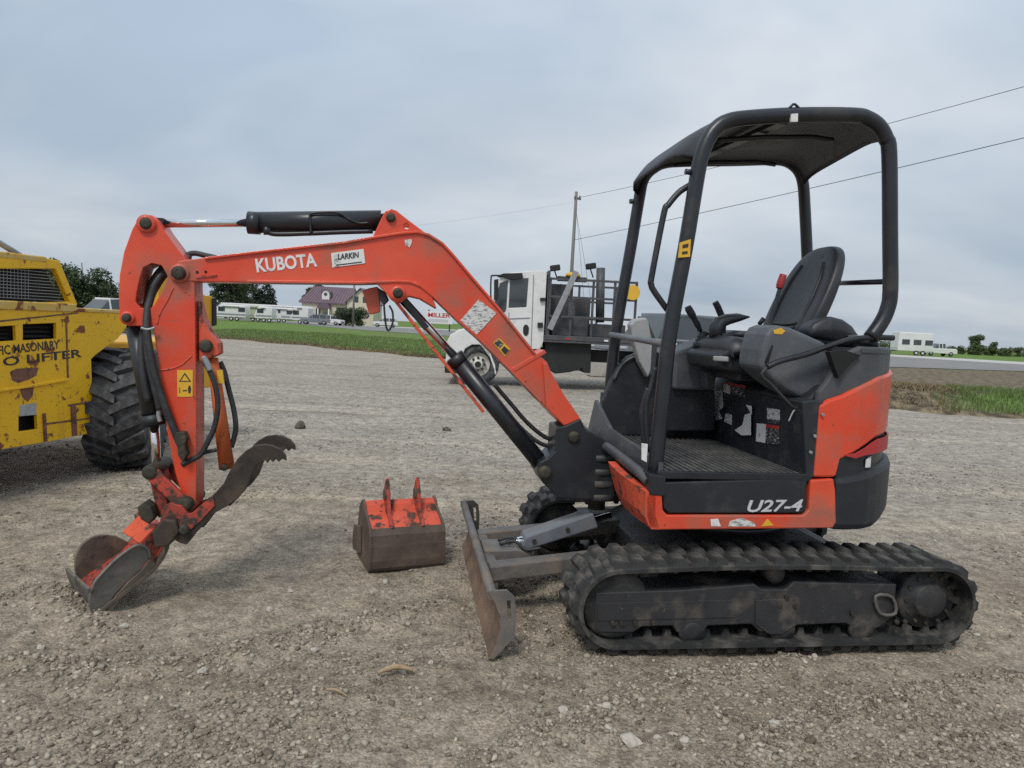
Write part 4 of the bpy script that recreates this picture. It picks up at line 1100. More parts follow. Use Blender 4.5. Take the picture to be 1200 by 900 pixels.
MB().tube(P3([(-0.489, 2.02), (-0.53, 1.995), (-0.567, 1.967), (-0.609, 1.913), (-0.626, 1.876), (-0.662, 1.611), (-0.663, 1.57), (-0.646, 1.538), (-0.582, 1.463)], -.53), .0135, n=10).build('grab_handle', 'black_paint', ca)
MB().cyl(P3([(-0.527, 2.051)], -.56)[0], P3([(-0.554, 2.053)], -.56)[0], .012, n=12).build('lamp_boss', 'black_paint', ca)
MB().cyl(P3([(-0.429, 2.105)], .5)[0], P3([(-0.469, 2.103)], .5)[0], .014, n=12).build('lamp_boss', 'black_paint', cf)
p, q = [(-0.533, 1.338)][0], [(-0.587, 1.315)][0]
MB().tube([(p[0], .5, p[1]), (q[0], -.56, q[1])], .016, n=10, spline=False).build('front_guard_bar', 'steel_grey_paint', EX)
p, q = [(0.667, 1.696)][0], [(0.446, 1.643)][0]
MB().tube([(p[0], .5, p[1]), (q[0], -.56, q[1])], .013, n=10, spline=False).build('rear_guard_bar', 'black_paint', EX)
MB().tube(P3([(0.329, 1.372), (0.386, 1.375), (0.454, 1.346)], -.45) + [(.45, .30, 1.36), (.44, .5, 1.36)], .02, n=8).build('rear_mount', 'black_paint', EX)
# pale side cover and dark far panel
MB().prism([(-0.47, 1.401), (-0.447, 1.431), (-0.378, 1.444), (-0.351, 1.402), (-0.309, 1.304), (-0.312, 1.198), (-0.346, 1.105), (-0.401, 1.189), (-0.449, 1.317)], .34, .42).build('side_cover', 'light_grey_plastic', EX, .012, 3)
MB().prism([(-0.366, 1.416), (-0.309, 1.304), (-0.311, 1.179), (-0.337, 1.12), (-0.339, 1.302)], .335, .345).build('cover_groove', 'dark_grey_paint', EX)
MB().prism([(-0.586, 0.76), (-0.578, 0.957), (-0.549, 1.057), (-0.504, 1.156), (-0.448, 1.217), (-0.379, 1.249), (-0.277, 1.254), (-0.172, 1.219), (-0.14, 0.762)], .42, .47).build('far_panel', 'black_plastic', EX, .01)
MB().tube(P3([(-0.526, 1.083), (-0.49, 1.158), (-0.443, 1.204), (-0.374, 1.231)], .41), .008, n=8).build('far_panel_rim', 'dark_grey_paint', EX)
MB().tube(P3([(-0.565, 1.098), (-0.582, 1.036), (-0.589, 0.955), (-0.568, 0.833), (-0.549, 0.73)], -.30), .014, n=8).tube(P3([(-0.559, 1.203), (-0.577, 1.103), (-0.591, 1.003), (-0.57, 0.802)], -.36), .011, n=8).build('pedal_lever', 'black_plastic', EX)
MB().prism([(-0.688, 0.884), (-0.661, 0.881), (-0.66, 0.802), (-0.683, 0.813)], -.612, -.606).build('tall_sticker', 'decal_white', EX)

# --- boom and its gear
top = [(-2.756, 1.551), (-2.745, 1.579), (-2.627, 1.603), (-2.34, 1.656), (-2.01, 1.714), (-1.874, 1.747), (-1.748, 1.775), (-1.673, 1.786), (-1.616, 1.776), (-1.55, 1.74), (-1.499, 1.691), (-1.409, 1.595), (-1.252, 1.432), (-1.077, 1.236), (-1.015, 1.192), (-0.991, 1.142), (-0.925, 1.039), (-0.831, 0.917)]
bot = [(-2.751, 1.494), (-2.711, 1.49), (-2.439, 1.5), (-1.938, 1.522), (-1.756, 1.539), (-1.7, 1.54), (-1.651, 1.525), (-1.588, 1.479), (-1.461, 1.368), (-1.358, 1.286), (-1.2, 1.143), (-1.039, 0.992), (-0.912, 0.876)]
boom = MB().prism(top + bot[::-1], -.075, .075).build('boom', 'orange_paint', EX, .005)
MB().ribbon(top[2:14], -.088, .088, .011, -1).build('boom_flange', 'orange_paint', boom, .002)
MB().ribbon(bot[2:-1], -.088, .088, .011, 1).build('boom_flange', 'orange_paint', boom, .002)
for yy in (-.080, .052):
    MB().prism([(-1.881, 1.738), (-1.841, 1.836), (-1.823, 1.868), (-1.8, 1.88), (-1.772, 1.872), (-1.71, 1.829), (-1.628, 1.775), (-1.748, 1.759)], yy, yy + .028, holes=[[(cx + .013 * math.cos(k), cz + .013 * math.sin(k)) for k in np.linspace(0, 6.0, 12) for cx, cz in ([(-1.725, 1.804)][0],)]]).build('cylinder_bracket', 'orange_paint', boom, .004)
    MB().prism([(-1.859, 1.533), (-1.81, 1.487), (-1.789, 1.46), (-1.76, 1.442), (-1.732, 1.447), (-1.701, 1.477), (-1.649, 1.468), (-1.566, 1.424), (-1.597, 1.499), (-1.668, 1.548)], yy, yy + .028).build('cylinder_bracket', 'orange_paint', boom, .004)
def pin(px, pz, r, y0, y1, parent, name='pin', mat='greasy_steel'):
    return MB().lathe((px, (y0 + y1) / 2, pz), (0, 1, 0), [(r * .4, -(y1 - y0) / 2), (r * .8, -(y1 - y0) / 2), (r, -(y1 - y0) / 2 + .008), (r, (y1 - y0) / 2 - .008), (r * .8, (y1 - y0) / 2), (r * .4, (y1 - y0) / 2)], 18).build(name, mat, parent)
def ring(px, pz, r0_, r1_, y0, y1, parent, mat='orange_paint'):
    return MB().lathe((px, y0, pz), (0, 1, 0), [(r0_, 0), (r1_, 0), (r1_, y1 - y0), (r0_, y1 - y0)], 22, False).build('pin_boss', mat, parent)
c = [(-1.798, 1.839), (-1.752, 1.487), (-2.735, 1.525), (-2.879, 1.737), (-2.956, 1.311), (-2.693, 0.461), (-2.844, 0.612), (-2.738, 0.42)]
ring(*c[1], .016, .036, -.10, .10, boom)
pin(*c[0], .022, -.098, .098, boom); pin(*c[1], .024, -.115, .115, boom)
pin(*c[2], .030, -.112, .112, boom)
MB().prism([(-1.194, 1.152), (-1.176, 1.136), (-1.02, 1.235), (-1.034, 1.251)], -.0785, .0785).build('weld_seam', 'orange_paint', boom, .003)
MB().prism([(-1.039, 1.188), (-1.017, 1.184), (-0.993, 1.139), (-0.923, 1.031), (-0.834, 0.915), (-0.915, 0.878), (-1.01, 0.965)], -.095, .095).build('boom_foot', 'orange_paint', boom, .006)
# lettering and labels
lettering('maker_lettering', 'KUBOTA', *[(-2.397, 1.547), (-2.127, 1.591)], .064, -.0765, 'decal_white', boom, weight=.028)
lab = MB().prism([(-2.067, 1.657), (-1.919, 1.686), (-1.909, 1.62), (-2.059, 1.591)], -.0785, -.074).build('dealer_label', 'decal_white', boom)
lettering('dealer_lettering', 'LARKIN', *[(-2.035, 1.628), (-1.937, 1.645)], .026, -.0795, 'decal_black', lab, shear=.2, weight=.025)
MB().prism([(-2.042, 1.605), (-1.925, 1.627), (-1.924, 1.622), (-2.041, 1.6)], -.0795, -.078).build('label_line', 'decal_black', lab)
MB().prism([(-2.055, 1.653), (-2.028, 1.658), (-2.022, 1.599), (-2.051, 1.594)], -.0792, -.078).build('label_figure', 'decal_print', lab)
MB().prism([(-1.453, 1.372), (-1.367, 1.479), (-1.277, 1.418), (-1.368, 1.31)], -.0785, -.074).build('instruction_plate', 'decal_print', boom)
MB().prism([(-1.287, 1.273), (-1.259, 1.299), (-1.201, 1.247), (-1.225, 1.209)], -.0785, -.074).build('warning_label', 'decal_yellow', boom)
MB().prism([(-1.282, 1.273), (-1.262, 1.292), (-1.236, 1.271), (-1.256, 1.247)], -.0800, -.078).build('label_print', 'decal_dark_print', boom)
MB().prism([(-1.247, 1.241), (-1.232, 1.26), (-1.207, 1.241), (-1.225, 1.217)], -.0800, -.078).build('label_print', 'decal_black', boom)
MB().prism([(-1.731, 1.74), (-1.699, 1.746), (-1.695, 1.731), (-1.706, 1.706), (-1.726, 1.717)], -.0785, -.074).build('small_label', 'decal_print', boom)
for px in [(-2.659, 1.534), (-2.622, 1.538)]:
    MB().cyl((px[0], -.0775, px[1]), (px[0], -.074, px[1]), .006, n=10).build('bolt_hole', 'dark_void', boom)
MB().prism([(-2.666, 1.514), (-2.573, 1.529), (-2.577, 1.521), (-2.662, 1.507)], -.082, -.074).build('weld_tab', 'orange_worn', boom)
# work lamp guard and loose wire under the boom
lg = MB().prism([(-1.923, 1.494), (-1.895, 1.507), (-1.851, 1.518), (-1.837, 1.482), (-1.838, 1.395), (-1.887, 1.38)], .0, .09).build('lamp_guard', 'orange_paint', boom, .005)
MB().prism([(-1.849, 1.512), (-1.811, 1.49), (-1.794, 1.454), (-1.817, 1.428), (-1.843, 1.459)], -.04, .02).build('work_lamp', 'black_plastic', boom, .006)
MB().tube(P3([(-1.817, 1.435), (-1.811, 1.379), (-1.801, 1.322), (-1.788, 1.311), (-1.773, 1.348), (-1.775, 1.397), (-1.792, 1.429)], -.05), .005, n=7).build('lamp_wire', 'hose', boom)
# arm cylinder on top of the boom
a1, a2, a3 = [(-2.873, 1.748), (-2.452, 1.781), (-1.844, 1.832)]
pn = [(-1.8, 1.85)][0]
cy = MB().cyl((a2[0], 0, a2[1]), (a3[0], 0, a3[1]), .049, n=28).cyl((a2[0] - .004, 0, a2[1]), (a2[0] + .05, 0, a2[1]), .052, n=28).cyl((a3[0], 0, a3[1]), (pn[0], 0, pn[1]), .030, n=18).build('arm_cylinder', 'black_paint', EX)
MB().cyl((a1[0], 0, a1[1]), (a2[0], 0, a2[1]), .0195, n=24).build('cylinder_rod', 'chrome', cy)
MB().lathe((*[(-2.906, 1.746)][0][:1], -.045, [(-2.906, 1.746)][0][1]), (0, 1, 0), [(.015, 0), (.026, 0), (.026, .09), (.015, .09)], 20).bar((a1[0] + .0, 0, a1[1]), (a1[0] + .05, 0, a1[1]), .05, .05).build('rod_eye', 'black_paint', cy)
MB().tube(P3([(-2.164, 1.745), (-2.169, 1.804), (-2.166, 1.835), (-2.113, 1.845), (-2.043, 1.848), (-1.995, 1.824), (-1.948, 1.807), (-1.901, 1.811)], -.05), .006, n=8).build('guard_wire', 'black_paint', cy)
MB().tube(P3([(-2.361, 1.756), (-2.338, 1.733), (-2.176, 1.746), (-2.027, 1.762), (-1.881, 1.776)], -.03), .0115, n=10).cyl((*[(-2.369, 1.763)][0][:1], -.03, [(-2.369, 1.763)][0][1]), (*[(-2.364, 1.728)][0][:1], -.03, [(-2.364, 1.728)][0][1]), .016, n=12).build('oil_pipe', 'black_paint', cy)
# boom cylinder underneath
b1, b2, b3 = [(-1.75, 1.481), (-1.469, 1.199), (-0.975, 0.635)]
bc = MB().cyl((b2[0], 0, b2[1]), (b3[0], 0, b3[1]), .043, n=26).cyl((b2[0], 0, b2[1]), (b2[0] + .03, 0, b2[1] - .036), .047, n=26).build('boom_cylinder', 'black_paint', EX)
MB().cyl((b1[0], 0, b1[1]), (b2[0], 0, b2[1]), .021, n=24).build('cylinder_rod', 'chrome', bc)
g1, g2 = [(-1.766, 1.455), (-1.315, 0.93)]
MB().bar((g1[0], -.02, g1[1]), (g2[0], -.02, g2[1]), .075, .016, (.77, 0, .64)).build('rod_guard', 'orange_worn', bc, .003)
h1, h2 = [(-1.725, 1.462), (-1.609, 1.327)]
MB().bar((h1[0], .0, h1[1]), (h2[0], .0, h2[1]), .07, .03, (.77, 0, .64)).build('rod_cover', 'black_paint', bc, .003)
for off in (0, .03):
    MB().tube([(x + off, .05, z + off) for x, z in [(-1.286, 1.031), (-1.203, 0.942), (-1.101, 0.835), (-0.999, 0.763), (-0.904, 0.747)]], .011, n=8).build('hydraulic_hose', 'hose', bc)
# swing post
sp = MB().prism([(-1.007, 0.589), (-1.041, 0.644), (-1.03, 0.696), (-0.988, 0.718), (-0.956, 0.753), (-0.954, 0.873), (-0.915, 0.879), (-0.835, 0.919), (-0.805, 0.864), (-0.733, 0.832), (-0.669, 0.795), (-0.635, 0.674), (-0.634, 0.52), (-0.767, 0.505), (-0.921, 0.512)], -.10, .10).build('swing_post', 'black_paint', EX, .008)
pin(*[(-1.002, 0.645)][0], .034, -.125, .125, sp); pin(*[(-0.864, 0.824)][0], .030, -.118, .118, sp)
for k, zz2 in enumerate((.70, .63, .57, .50)):
    MB().lathe((-.70, 0, zz2), (0, 0, 1), [(.04, 0), (.105, 0), (.11, .008), (.11, .034), (.04, .042)], 26).build('swing_bracket', 'frame_black', EX)
MB().cyl((-.70, 0, .44), (-.70, 0, .76), .045, n=20).build('swing_pin', 'greasy_steel', EX)
for k in range(4):
    yy = -.05 + .045 * k
    MB().tube([(-.82, yy, .80), (-.74, yy + .02, .70 - .02 * k), (-.66, yy + .03, .66), (-.58, yy, .64)], .013, n=8).build('hydraulic_hose', 'hose', EX)

# --- arm (dipper)
hole = [(-2.859, 1.563), (-2.816, 1.556), (-2.795, 1.522), (-2.788, 1.504), (-2.807, 1.447), (-2.845, 1.377), (-2.865, 1.354), (-2.903, 1.359), (-2.924, 1.384), (-2.92, 1.427), (-2.908, 1.489), (-2.892, 1.544)]
arm = MB().prism([(-2.915, 1.759), (-2.89, 1.776), (-2.861, 1.778), (-2.832, 1.757), (-2.806, 1.713), (-2.751, 1.64), (-2.713, 1.593), (-2.684, 1.56), (-2.672, 1.499), (-2.664, 1.218), (-2.657, 0.962), (-2.651, 0.512), (-2.654, 0.451), (-2.68, 0.41), (-2.718, 0.41), (-2.734, 0.442), (-2.719, 0.511), (-2.747, 0.607), (-2.778, 0.767), (-2.819, 1.082), (-2.842, 1.23), (-2.85, 1.272), (-2.908, 1.277), (-2.955, 1.275), (-2.981, 1.289), (-2.992, 1.327), (-2.996, 1.415), (-2.993, 1.503), (-2.975, 1.607), (-2.94, 1.712)], -.07, .07, holes=[hole]).build('arm', 'orange_paint', EX, .004)
ring(*c[3], .018, .040, -.085, .085, arm); pin(*c[3], .026, -.096, .096, arm)
ring(*c[4], .014, .030, -.085, .085, arm); pin(*c[4], .020, -.100, .100, arm)
ring(*c[2], .020, .044, -.082, -.068, arm)
MB().tube(P3([(-2.763, 1.459), (-2.788, 1.399), (-2.817, 1.344), (-2.831, 1.289)], -.0705), .004, n=6).tube(P3([(-2.818, 1.079), (-2.77, 1.088), (-2.722, 1.11), (-2.681, 1.151)], -.0705), .004, n=6).build('weld_bead', 'orange_worn', arm)
MB().prism([(-2.66, 1.407), (-2.64, 1.329), (-2.609, 1.26), (-2.57, 1.214), (-2.566, 1.162), (-2.611, 1.14), (-2.656, 1.123)], -.045, .045).build('thumb_lug', 'orange_worn', arm, .004)
st = MB().prism([(-2.742, 1.082), (-2.673, 1.086), (-2.673, 0.962), (-2.739, 0.959)], -.0725, -.069).build('warning_sticker', 'decal_yellow', arm)
tri = [(-2.708, 1.073), (-2.679, 1.031), (-2.733, 1.029)]
tri2 = [(-2.708, 1.063), (-2.688, 1.035), (-2.726, 1.034)]
MB().prism(tri, -.0732, -.072, holes=[tri2]).build('sticker_triangle', 'decal_black', st)
MB().prism([(-2.69, 1.013), (-2.683, 1.013), (-2.679, 0.997), (-2.682, 0.977), (-2.69, 0.977), (-2.694, 0.997)], -.0732, -.072).build('sticker_figure', 'decal_black', st)
MB().prism([(-2.716, 0.991), (-2.698, 0.993), (-2.698, 0.987), (-2.716, 0.985)], -.0732, -.072).prism([(-2.731, 1.003), (-2.728, 1.003), (-2.727, 0.976), (-2.731, 0.976)], -.0732, -.072).build('sticker_mark', 'decal_black', st)
MB().prism([(-2.732, 0.801), (-2.695, 0.802), (-2.683, 0.775), (-2.69, 0.746), (-2.682, 0.698), (-2.7, 0.662), (-2.72, 0.694), (-2.724, 0.734), (-2.739, 0.765)], -.12, -.068).build('valve_block', 'greasy_steel', arm, .004)
# bucket cylinder, in front of the arm
d1, d2, d3 = [(-2.943, 1.271), (-2.861, 0.819), (-2.848, 0.62)]
bk = MB().cyl((d1[0], 0, d1[1]), (d2[0], 0, d2[1]), .047, n=26).build('bucket_cylinder', 'black_paint', EX)
MB().cyl((d2[0], 0, d2[1]), (d3[0], 0, d3[1]), .021, n=22).build('cylinder_rod', 'chrome', bk)
MB().cyl((d2[0] - .01, 0, d2[1] + .045), (d2[0] + .001, 0, d2[1] - .006), .052, n=26).build('cylinder_gland', 'black_plastic', bk)
MB().cyl((d1[0], 0, d1[1] + .0), (c[4][0], 0, c[4][1]), .03, n=18).build('cylinder_eye', 'black_paint', bk)
MB().tube(P3([(-2.82, 0.904), (-2.823, 0.868), (-2.816, 0.84)], -.06), .011, n=10).build('hose_fitting', 'galvanised', bk)
def hose3(pts, ys, r_):
    n_ = len(pts)
    yv = np.interp(np.linspace(0, 1, n_), np.linspace(0, 1, len(ys)), ys)
    MB().tube([(x, float(y), z) for (x, z), y in zip(pts, yv)], r_, n=9).build('hydraulic_hose', 'hose', arm)
hose3([(-2.76, 1.588), (-2.796, 1.555), (-2.829, 1.514), (-2.854, 1.462), (-2.868, 1.403), (-2.875, 1.341), (-2.867, 1.248), (-2.836, 1.092), (-2.79, 0.935), (-2.751, 0.825), (-2.732, 0.769)], (.03, .0, -.03, -.045, -.05, -.085, -.10, -.10, -.095, -.09), .017)
hose3([(-2.767, 1.572), (-2.811, 1.53), (-2.847, 1.474), (-2.876, 1.403), (-2.89, 1.317), (-2.885, 1.208), (-2.866, 1.091), (-2.835, 0.974), (-2.816, 0.895)], (.0, -.02, -.03, -.04, -.06, -.06), .018)
hose3([(-2.769, 1.582), (-2.828, 1.539), (-2.871, 1.459), (-2.9, 1.379), (-2.911, 1.285), (-2.906, 1.167), (-2.89, 1.048), (-2.867, 0.93)], (.03, .02, .01, -.02, -.06, -.06), .018)
hose3([(-2.784, 1.601), (-2.851, 1.549), (-2.903, 1.467), (-2.932, 1.379), (-2.953, 1.262), (-2.952, 1.123), (-2.921, 0.922)], (.05, .05, .05, .05, .05), .014)
hose3([(-2.843, 1.742), (-2.805, 1.683), (-2.76, 1.627), (-2.715, 1.602)], (.02, .02), .013)
hose3([(-2.752, 1.604), (-2.707, 1.626), (-2.647, 1.618), (-2.563, 1.604)], (.03, .03), .013)
MB().tube(P3([(-2.89, 1.27), (-2.861, 1.264), (-2.831, 1.273)], -.10), .006, n=8).build('hose_clamp', 'galvanised', arm)
# thumb cylinder
e1, e2 = [(-2.614, 1.17), (-2.532, 0.614)]
tcy = MB().cyl((e1[0] + .01, 0, e1[1] - .03), (e2[0], 0, e2[1]), .024, .036, n=22).build('thumb_cylinder', 'orange_dull', EX)
pin(*[(-2.622, 1.198)][0], .03, -.07, .07, tcy); pin(*[(-2.536, 0.626)][0], .016, -.05, .05, tcy)
MB().prism([(-2.578, 1.085), (-2.552, 1.09), (-2.543, 1.026), (-2.57, 1.025)], -.040, -.026).build('yellow_label', 'decal_yellow', tcy)
MB().tube(P3([(-2.621, 1.125), (-2.597, 1.078), (-2.574, 1.016), (-2.561, 0.924), (-2.575, 0.823), (-2.604, 0.75), (-2.633, 0.693), (-2.671, 0.668), (-2.716, 0.642)], -.07), .0125, n=9).build('hydraulic_hose', 'hose', tcy)
MB().tube(P3([(-2.576, 1.123), (-2.556, 1.075), (-2.535, 0.994), (-2.51, 0.896), (-2.499, 0.814), (-2.507, 0.756), (-2.518, 0.714)], .02), .0125, n=9).build('hydraulic_hose', 'hose', tcy)
MB().tube(P3([(-2.629, 1.149), (-2.613, 1.125), (-2.597, 1.086)], -.075), .014, n=9).build('hose_fitting', 'galvanised', tcy)
MB().tube(P3([(-2.639, 0.689), (-2.608, 0.702), (-2.57, 0.711)], -.05), .009, n=8).build('hose_stub', 'hose', tcy)
# thumb: two toothed plates
thumb_px = [(-2.716, 0.315), (-2.694, 0.296), (-2.667, 0.288), (-2.642, 0.32), (-2.616, 0.36), (-2.561, 0.429), (-2.494, 0.469), (-2.442, 0.51), (-2.406, 0.563), (-2.388, 0.619), (-2.373, 0.659), (-2.347, 0.68), (-2.328, 0.688), (-2.317, 0.674), (-2.306, 0.693), (-2.294, 0.679), (-2.279, 0.695), (-2.267, 0.681), (-2.252, 0.696), (-2.233, 0.688), (-2.238, 0.714), (-2.261, 0.741), (-2.296, 0.757), (-2.334, 0.762), (-2.375, 0.755), (-2.416, 0.73), (-2.449, 0.693), (-2.482, 0.637), (-2.511, 0.573), (-2.566, 0.508), (-2.614, 0.456), (-2.651, 0.432), (-2.695, 0.415), (-2.724, 0.375)]
th = MB().prism(thumb_px, -.16, -.138).build('thumb', 'dark_rust', EX, .003)
MB().prism(thumb_px, .120, .142).build('thumb_plate', 'dark_rust', th, .003)
for a, b in (((-2.66, .36), (-2.60, .40)), ((-2.50, .50), (-2.46, .58))):
    MB().bar((a[0], -.15, a[1]), (a[0], .13, a[1]), .07, .03, (.6, 0, .8)).build('thumb_spreader', 'dark_rust', th, .003)
MB().prism([(-2.685, 0.426), (-2.641, 0.442), (-2.589, 0.491), (-2.553, 0.515), (-2.544, 0.475), (-2.596, 0.411), (-2.647, 0.363), (-2.699, 0.378)], -.168, -.16).build('worn_paint_patch', 'orange_rusted', th, .002)
pin(*[(-2.673, 0.363)][0], .024, -.185, .165, th)
# bucket linkage
for yy in (-.115, .085):
    a, b = c[6], c[5]
    MB().bar((a[0], yy + .015, a[1]), (b[0], yy + .015, b[1]), .03, .062, (.6, 0, .8)).build('link_bar', 'orange_rusted', EX, .006)
pin(*c[6], .034, -.122, .122, EX, 'link_pin'); pin(*c[5], .036, -.122, .122, EX, 'link_pin'); pin(*c[7], .028, -.125, .125, EX, 'link_pin')
MB().bar((c[6][0], 0, c[6][1]), ([(-2.796, 0.39)][0][0], 0, [(-2.796, 0.39)][0][1]), .12, .055, (1, 0, .3)).build('push_link', 'orange_rusted', EX, .006)
# working bucket on its swivel hitch, turned with the open side up and outwards
def smooth_poly(pts, k=4):
    o = []
    for i in range(len(pts) - 1):
        p0, p1, p2, p3 = [np.array(pts[min(max(j, 0), len(pts) - 1)]) for j in (i - 1, i, i + 1, i + 2)]
        for t in np.linspace(0, 1, k, endpoint=False):
            o.append(tuple(.5 * (2 * p1 + (p2 - p0) * t + (2 * p0 - 5 * p1 + 4 * p2 - p3) * t * t + (3 * p1 - p0 - 3 * p2 + p3) * t ** 3)))
    return o + [pts[-1]]
BW = .38
rim = smooth_poly([(-0.003, 0.001), (-0.015, 0.073), (0.003, 0.146), (0.037, 0.188), (0.092, 0.239), (0.152, 0.276), (0.188, 0.285), (0.225, 0.26), (0.237, 0.214)])
low = [(0.237, 0.214), (0.196, 0.166), (0.142, 0.126), (0.086, 0.072), (0.038, -0.01)]
low[-1] = (low[-1][0], max(low[-1][1], .0)); rim[0] = (rim[0][0], max(rim[0][1], .0))
bkt = MB().prism(rim + low[1:], 0, .02).build('bucket', 'bucket_worn_grey', EX, .004)
bkt.location = (-3.0225, -0.2662, 0); bkt.rotation_euler = (0, 0, R(46 - 8.5))
far_side = smooth_poly([(0.064, -0.045), (0.038, 0.037), (0.025, 0.14), (0.042, 0.203), (0.082, 0.242), (0.137, 0.253), (0.202, 0.237), (0.257, 0.197)]) + [(0.305, 0.162), (0.266, 0.073), (0.188, -0.006), (0.12, -0.084)]
MB().prism(far_side, BW - .02, BW).build('bucket_side', 'bucket_steel', bkt, .004)
shell = smooth_poly([(0.017, -0.004), (0.076, 0.039), (0.153, 0.084), (0.237, 0.137), (0.29, 0.195), (0.32, 0.263), (0.311, 0.33)])
shell[0] = (shell[0][0], .004)
MB().ribbon(shell, -.012, BW + .012, .016, 1).build('bucket_shell', 'bucket_steel', bkt, .003)
MB().ribbon([(x - .006, z + .018) for x, z in shell[3:]], .021, BW - .021, .006, 1).build('shell_lining', 'orange_rusted', bkt)
top_b = [(0.365, 0.263), (0.317, 0.33), (0.263, 0.347), (0.196, 0.285)]
MB().ribbon(top_b, .0, .22, .014, -1).build('bucket_back', 'orange_worn', bkt, .003)
MB().ribbon([(0.038, -0.01), (0.014, 0.051), (-0.004, 0.124)], .021, BW - .021, .014, 1).build('cutting_edge', 'bucket_worn_grey', bkt, .003)
MB().prism([(0.237, 0.214), (0.196, 0.166), (0.142, 0.126), (0.086, 0.072), (0.044, 0), (0.065, -0.005), (0.107, 0.051), (0.164, 0.093), (0.222, 0.136), (0.259, 0.185)], -.010, .0).build('wear_strip', 'bucket_steel', bkt, .003)
MB().tube([(x, -.004, z) for x, z in rim[6:]], .008, n=8, spline=False).build('rim_bead', 'bucket_worn_grey', bkt)
ear = [(-2.8, 0.35), (-2.778, 0.454), (-2.749, 0.479), (-2.697, 0.463), (-2.666, 0.423), (-2.673, 0.367), (-2.717, 0.318), (-2.766, 0.302)]
for yy in (-.135, .11):
    MB().prism(ear, yy, yy + .025).build('hitch_ear', 'orange_rusted', EX, .004)
MB().prism([(-2.888, 0.456), (-2.859, 0.48), (-2.829, 0.457), (-2.814, 0.409), (-2.836, 0.376), (-2.873, 0.4)], -.14, -.06).build('coupler_latch', 'greasy_steel', EX, .006)
MB().prism([(-2.812, 0.351), (-2.761, 0.415), (-2.71, 0.407), (-2.694, 0.352), (-2.738, 0.287), (-2.797, 0.279)], -.18, .22).build('hitch_box', 'dark_rust', EX, .008)

# ------------------------------------------------------------------ spare bucket on the ground
SB = thing('digging_bucket', 'loose orange and rusty brown digging bucket lying on the gravel', 'bucket', (-.719, 3.796, .0), R(23))
def yz(mb, poly, x0, x1):
    n = len(poly)
    return mb.add([(x0, y, z) for y, z in poly] + [(x1, y, z) for y, z in poly],
                  [tuple(range(n)), tuple(reversed(range(n, 2 * n)))] + [(i, (i + 1) % n, n + (i + 1) % n, n + i) for i in range(n)])
def yz_ribbon(mb, pts, x0, x1, th):
    o = []
    for i in range(len(pts)):
        a, b = pts[max(i - 1, 0)], pts[min(i + 1, len(pts) - 1)]
        dy_, dz_ = b[0] - a[0], b[1] - a[1]; l = math.hypot(dy_, dz_)
        o.append((pts[i][0] + dz_ / l * th, pts[i][1] - dy_ / l * th))
    return yz(mb, list(pts) + o[::-1], x0, x1)
W = .425
shell = [(.02, .0), (.006, .02), (0, .06), (.0, .14), (.008, .20), (.03, .236)]
backp = [(.036, .228), (.10, .268), (.165, .292)]
lip = [(.165, .290), (.185, .325), (.215, .345)]
bs = yz_ribbon(MB(), shell, .012, W - .012, .012).build('bucket_shell', 'rusty_steel', SB, .002)
yz_ribbon(MB(), backp, .012, W - .012, .012).build('bucket_back', 'orange_worn', SB, .002)
yz_ribbon(MB(), lip, .012, W - .012, .012).build('bucket_lip', 'orange_worn', SB, .002)
side_poly = [(.02, .0), (.003, .02), (-.004, .06), (-.004, .14), (.004, .20), (.03, .244), (.10, .278), (.165, .305), (.185, .335), (.225, .352), (.30, .30), (.34, .17), (.33, .02), (.30, .0)]
for x in (0, W - .014):
    yz(MB(), side_poly, x, x + .014).build('bucket_side', 'rusty_steel', SB, .002)
yz(MB(), [(.20, .05), (.38, .02), (.40, .06), (.37, .17), (.21, .20)], -.016, -.001).build('side_cutter', 'rusty_steel', SB, .003)
yz(MB(), [(.20, .05), (.38, .02), (.40, .06), (.37, .17), (.21, .20)], W + .001, W + .026).build('side_cutter', 'rusty_steel', SB, .003)
yz(MB(), [(.02, .012), (.34, .012), (.34, .0), (.02, .0)], .012, W - .012).build('cutting_edge', 'rusty_steel', SB)
for x in (.118, .292):
    e_ = yz(MB(), [(.02, .235), (.10, .290), (.13, .37), (.165, .45), (.18, .475), (.20, .45), (.235, .36), (.24, .31), (.165, .285), (.09, .25), (.05, .21)], x, x + .020).build('bucket_ear', 'orange_rusted', SB, .003)
    MB().cyl((x - .006, .182, .385), (x + .024, .182, .385), .03, n=18).build('ear_boss', 'rusty_steel', e_)
nrm = Vector((0, -.39, 1)).normalized()
pl = []
for x, t in ((.195, .35), (.265, .37), (.265, .68), (.195, .66)):
    y = .036 + (.165 - .036) * t; z = .228 + (.292 - .228) * t
    pl.append(Vector((x, y, z)) + Vector((0, -.44, .9)) * .003)
MB().add([tuple(p) for p in pl] + [tuple(p + Vector((0, -.44, .9)) * .002) for p in pl], [(0, 1, 2, 3), (7, 6, 5, 4), (0, 4, 5, 1), (1, 5, 6, 2), (2, 6, 7, 3), (3, 7, 4, 0)]).build('maker_plate', 'decal_white', SB)

